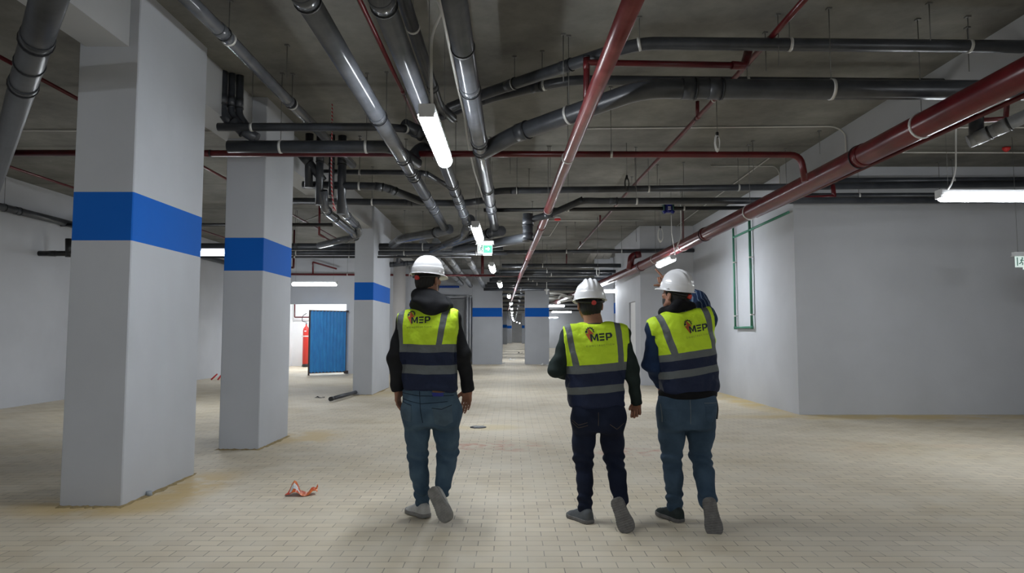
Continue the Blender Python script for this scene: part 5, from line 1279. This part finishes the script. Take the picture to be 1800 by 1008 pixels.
# middle doorway fittings
t = thing('door_panel', 'plain grey door leaf inside the open far doorway', 'door', (-2.4, 29.9, 0))
MB().box(-2.95, -2.05, 29.85, 29.9, 0, 2.75).build('leaf', mat('grey_door', (0.42, 0.43, 0.45), 0.6), t)
MB().box(-2.05, -1.98, 29.8, 29.92, 0, 2.8).box(-2.95, -1.98, 29.8, 29.92, 2.75, 2.82).build('door_frame', M['wall'], t)
for i, (xx, r) in enumerate(((-1.90, 0.05), (-1.78, 0.035))):
    cable('wall_riser', [(xx, 29.0, 0.0 if i == 0 else 0.4), (xx, 29.0, 2.95)], r, M['wall'], ('white upright pipe at the right jamb of the far doorway', 'thinner grey upright pipe beside the white one at the far doorway')[i], 'pipe')
cable('wall_riser', [(-2.9, 29.0, 2.93), (-1.72, 29.0, 2.90)], 0.035, M['pvc_dusty'], 'grey horizontal pipe over the far doorway', 'pipe')
t = thing('round_column', 'slim round grey column left of the head of the hooded person', 'pillar', (-3.62, 21.9, 0))
MB().lathe([(0.2, 0), (0.2, SLAB)], (-3.62, 21.9, 0), 'z', 28).build('shaft', mat('round_column_paint', (0.45, 0.43, 0.42), 0.6), t)
pipe('wall_pipe', [P(680, 466, 16.5), P(735, 462, 16.8)], 0.06, M['pvc_shaded'], 'dark pipe assembly left of the hooded person, above the red pipe', joints=(0.1, 0.45))
cable('wall_pipe', [P(700, 463, 16.4), P(700, 450, 16.4), P(714, 448, 16.4)], 0.05, M['pvc_shaded'], 'dark upright elbow above the pipe assembly left of the hooded person', 'pipe')
# white shield lamp and conduit tangle right of the corridor
t = thing('ceiling_bracket', 'small white T-shaped fitting on a rod before the right pier', 'bracket', P(961, 510, 24))
c = P(961, 512, 24); MB().lathe([(0.005, -0.12), (0.03, -0.10), (0.03, 0.0), (0.10, 0.03), (0.07, 0.07), (0.01, 0.09)], c, 'z', 14).build('shade', M['cable'], t)
MB().tube([c + Vector((0, 0, 0.08)), (c.x, c.y, SLAB)], 0.012, 6).build('hanger_rod', M['cable'], t)
for i, pl in enumerate((((966, 516), (985, 516), (996, 520)), ((982, 526), (986, 520), (1000, 522), (1012, 521)), ((965, 525), (984, 525)), ((985, 531), (1005, 527), (1020, 530)))):
    cable('pale_pipe', [P(u, v, 27 + 0.2 * i) for u, v in pl], 0.05, M['conduit'], ('uppermost', 'twisted', 'short lower', 'lowest slanting')[i] + ' pale pipe in the tangle right of the white T fitting', 'pipe', 'pale pipes right of the far pier')
# board fixed under the slab
t = thing('ceiling_board', 'pale slatted boards under the slab above the shortest person', 'board', lx(1055, 450, 4.0))
for i in range(3):
    a = lx(1035 + 14 * i, 462, 4.0); b = lx(1048 + 12 * i, 440, 4.0)
    MB().add([a + Vector((-0.12, 0, 0)), a + Vector((0.12, 0, 0)), b + Vector((0.12, 0, 0)), b + Vector((-0.12, 0, 0)), a + Vector((-0.12, 0, 0.04)), a + Vector((0.12, 0, 0.04)), b + Vector((0.12, 0, 0.04)), b + Vector((-0.12, 0, 0.04))],
             [(0, 1, 2, 3), (4, 5, 6, 7), (0, 1, 5, 4), (1, 2, 6, 5), (2, 3, 7, 6), (3, 0, 4, 7)]).build('board', M['timber'], t)

# barrier tape hanging from the slab
a = lx(584, 182, SLAB); pts = [a, P(584, 200, a.y), P(583, 260, a.y), P(582, 310, a.y), P(584, 345, a.y), P(588, 371, a.y)]
tm = bpy.data.materials.new('red_white_tape'); t_, n_, l_ = nt(tm)
g_ = N(n_, 'ShaderNodeNewGeometry'); wv = N(n_, 'ShaderNodeTexWave'); wv.bands_direction = 'DIAGONAL'; wv.inputs['Scale'].default_value = 14; l_.new(g_.outputs['Position'], wv.inputs['Vector'])
rp = N(n_, 'ShaderNodeValToRGB'); rp.color_ramp.interpolation = 'CONSTANT'; rp.color_ramp.elements[0].color = (0.55, 0.03, 0.04, 1); rp.color_ramp.elements[1].position = 0.55; rp.color_ramp.elements[1].color = (0.6, 0.5, 0.5, 1)
l_.new(wv.outputs['Fac'], rp.inputs[0]); l_.new(rp.outputs[0], n_['Principled BSDF'].inputs['Base Color'])
tag(MB().tube(fillet(pts, 0.1), [0.006] * 1 + [0.009] * (len(fillet(pts, 0.1)) - 2) + [0.02], 6).build('barrier_tape', tm, at=a), 'twisted red and white tape hanging from the slab near the second pillar', 'tape')

# litter and fittings on the floor
def crumple(name, c, L, W_, H_, mats, label, cat, seed, yaw=0.0):
    rg = random.Random(seed); nx, ny = 16, 9; vs = []
    for i in range(nx):
        for j in range(ny):
            u, v = i / (nx - 1) - 0.5, j / (ny - 1) - 0.5
            h_ = H_ * (0.35 + 0.65 * abs(math.sin(u * 7.5 + 1.2 * v))) * (1 - 0.6 * abs(v) * 2) + rg.uniform(-0.006, 0.006)
            x_, y_ = u * L, v * W_ * (0.7 + 0.3 * math.cos(u * 5))
            vs.append((c[0] + x_ * math.cos(yaw) - y_ * math.sin(yaw), c[1] + x_ * math.sin(yaw) + y_ * math.cos(yaw), max(0.002, h_ * (0.5 + 0.5 * math.cos(u * 9 + 2)) + 0.004)))
    fs = [(i * ny + j, (i + 1) * ny + j, (i + 1) * ny + j + 1, i * ny + j + 1) for i in range(nx - 1) for j in range(ny - 1)]
    t = thing(name, label, cat, (c[0], c[1], 0))
    o = MB().add(vs, fs).build('foil', mats[0], t); s_ = o.modifiers.new('thickness', 'SOLIDIFY'); s_.thickness = 0.0015
    return t, vs, nx, ny
om = mat('orange_foil', (0.70, 0.19, 0.03), 0.3, second=(0.55, 0.06, 0.03), vscale=14)
t, vs, nx, ny = crumple('snack_bag', (-1.70, 5.62), 0.25, 0.16, 0.11, [om], 'crumpled orange and red snack bag lying on the pavers', 'litter', 5, 0.2)
k = MB()
for i in range(2, 7):                            # white print on the foil
    for j in (1, 2):
        q = [Vector(vs[a_]) + Vector((0, -0.002, 0.003)) for a_ in (i * ny + j, (i + 1) * ny + j, (i + 1) * ny + j + 1, i * ny + j + 1)]
        k.add(q, [(0, 1, 2, 3)])
k.build('white_print', M['cable'], t)
t = thing('floor_drain', 'round dark drain cover set in the floor between the people', 'drain', (-0.47, 9.6, 0))
MB().lathe([(0.115, 0.0), (0.115, 0.006), (0.095, 0.012)], (-0.47, 9.6, 0), 'z', 30).build('cover', mat('dark_iron', (0.06, 0.065, 0.075), 0.5, 0.5), t)
MB().box(-0.48, -0.46, 9.51, 9.69, 0.012, 0.016, Matrix.Translation((-0.47, 9.6, 0)) @ Matrix.Rotation(-0.7, 4, 'Z') @ Matrix.Translation((0.47, -9.6, 0))).build('lift_bar', M['strap'], t)
for i, (a, b, r, lb) in enumerate((((581, 702), (640, 686), 0.038, 'dark grey pipe offcut lying at the foot of the third pillar'),)):
    p, q = lx(*a, 0.06), lx(*b, 0.06); t = thing('pipe_offcut', lb, 'pipe', p)
    MB().tube([p, q], r, 18).build('offcut', M['pvc_shaded'], t); ax = (q - p).normalized(); MB().tube([p - ax * 0.004, p + ax * 0.12], r * 1.12, 18).build('socket', M['rubber'], t)
p = lx(562, 700, 0.0); crumple('black_scrap', (p.x, p.y), 0.2, 0.10, 0.03, [M['rubber']], 'flat black scrap on the floor left of the pipe offcut', 'litter', 8)
for i, (a, b) in enumerate((((371, 668), (382, 658)), ((383, 668), (388, 661)))):
    p, q = lx(*a, 0.03), P(b[0], b[1], lx(*a, 0.03).y + 0.1)
    cable('red_rod', [p, q], 0.022, M['red_plain'], ('longer red rod leaning at the wall foot between the two nearest pillars', 'shorter red rod leaning beside the longer one')[i], 'rod')
p = lx(592, 694, 0.0)
for i, (u, v, s_) in enumerate(((262, 872, 0.04), (659, 596, 0))):
    if not s_: continue
    q = lx(u, v, 0.0); t = thing('plastic_cup', 'small grey plastic cap at the foot of the nearest pillar', 'litter', q)
    MB().lathe([(0.018, 0), (0.024, 0.004), (0.021, 0.035), (0.016, 0.036)], q, 'z', 16).build('cap', mat('grey_plastic', (0.30, 0.34, 0.38), 0.5), t)
for i, (u, v) in enumerate(((914, 622), (900, 634), (957, 643), (880, 640))):
    q = lx(u, v, 0.0); r = 0.12
    crumple('debris', (q.x, q.y), 0.35, 0.2, 0.10, [M['rubber'] if i == 0 else M['cable']], ('dark debris lying in the corridor gap', 'white scrap in front of the corridor gap', 'white scrap at the foot of the right pier', 'pale scrap at the foot of the left pier')[i], 'litter', 20 + i)
# drifts of sand round the pillar feet
def sand(x0, x1, y0, y1, label, seed):
    rg = random.Random(seed); k = MB(); n = 72; vs = []; P4 = [(x0, y0), (x1, y0), (x1, y1), (x0, y1)]
    for i in range(n):
        s_ = i / n * 4; e = int(s_); f = s_ - e; a, b = P4[e], P4[(e + 1) % 4]
        bx, by = a[0] + (b[0] - a[0]) * f, a[1] + (b[1] - a[1]) * f
        cxx, cyy = (x0 + x1) / 2, (y0 + y1) / 2; dx, dy = bx - cxx, by - cyy; L_ = math.hypot(dx, dy)
        w_ = 0.02 + 0.05 * rg.random()
        vs += [(bx - dx / L_ * 0.02, by - dy / L_ * 0.02, 0.006 + 0.010 * rg.random()), (bx + dx / L_ * w_, by + dy / L_ * w_, 0.0005)]
    k.add(vs, [(2 * i, 2 * i + 1, (2 * i + 3) % (2 * n), (2 * i + 2) % (2 * n)) for i in range(n)], True)
    tag(k.build('sand_drift', mat('yellow_sand', (0.36, 0.27, 0.13), 0.95, vary=0.3, vscale=30), at=((x0 + x1) / 2, (y0 + y1) / 2, 0)), label, 'sand', kind='stuff')
sand(-3.41, -2.94, 5.24, 6.42, 'thin yellow sand drift round the foot of the nearest pillar', 1)
sand(-3.30, -2.85, 7.78, 8.78, 'thin yellow sand drift round the foot of the second pillar', 2)
sand(-3.38, -2.97, 14.6, 16.6, 'thin yellow sand drift round the foot of the third pillar', 3)
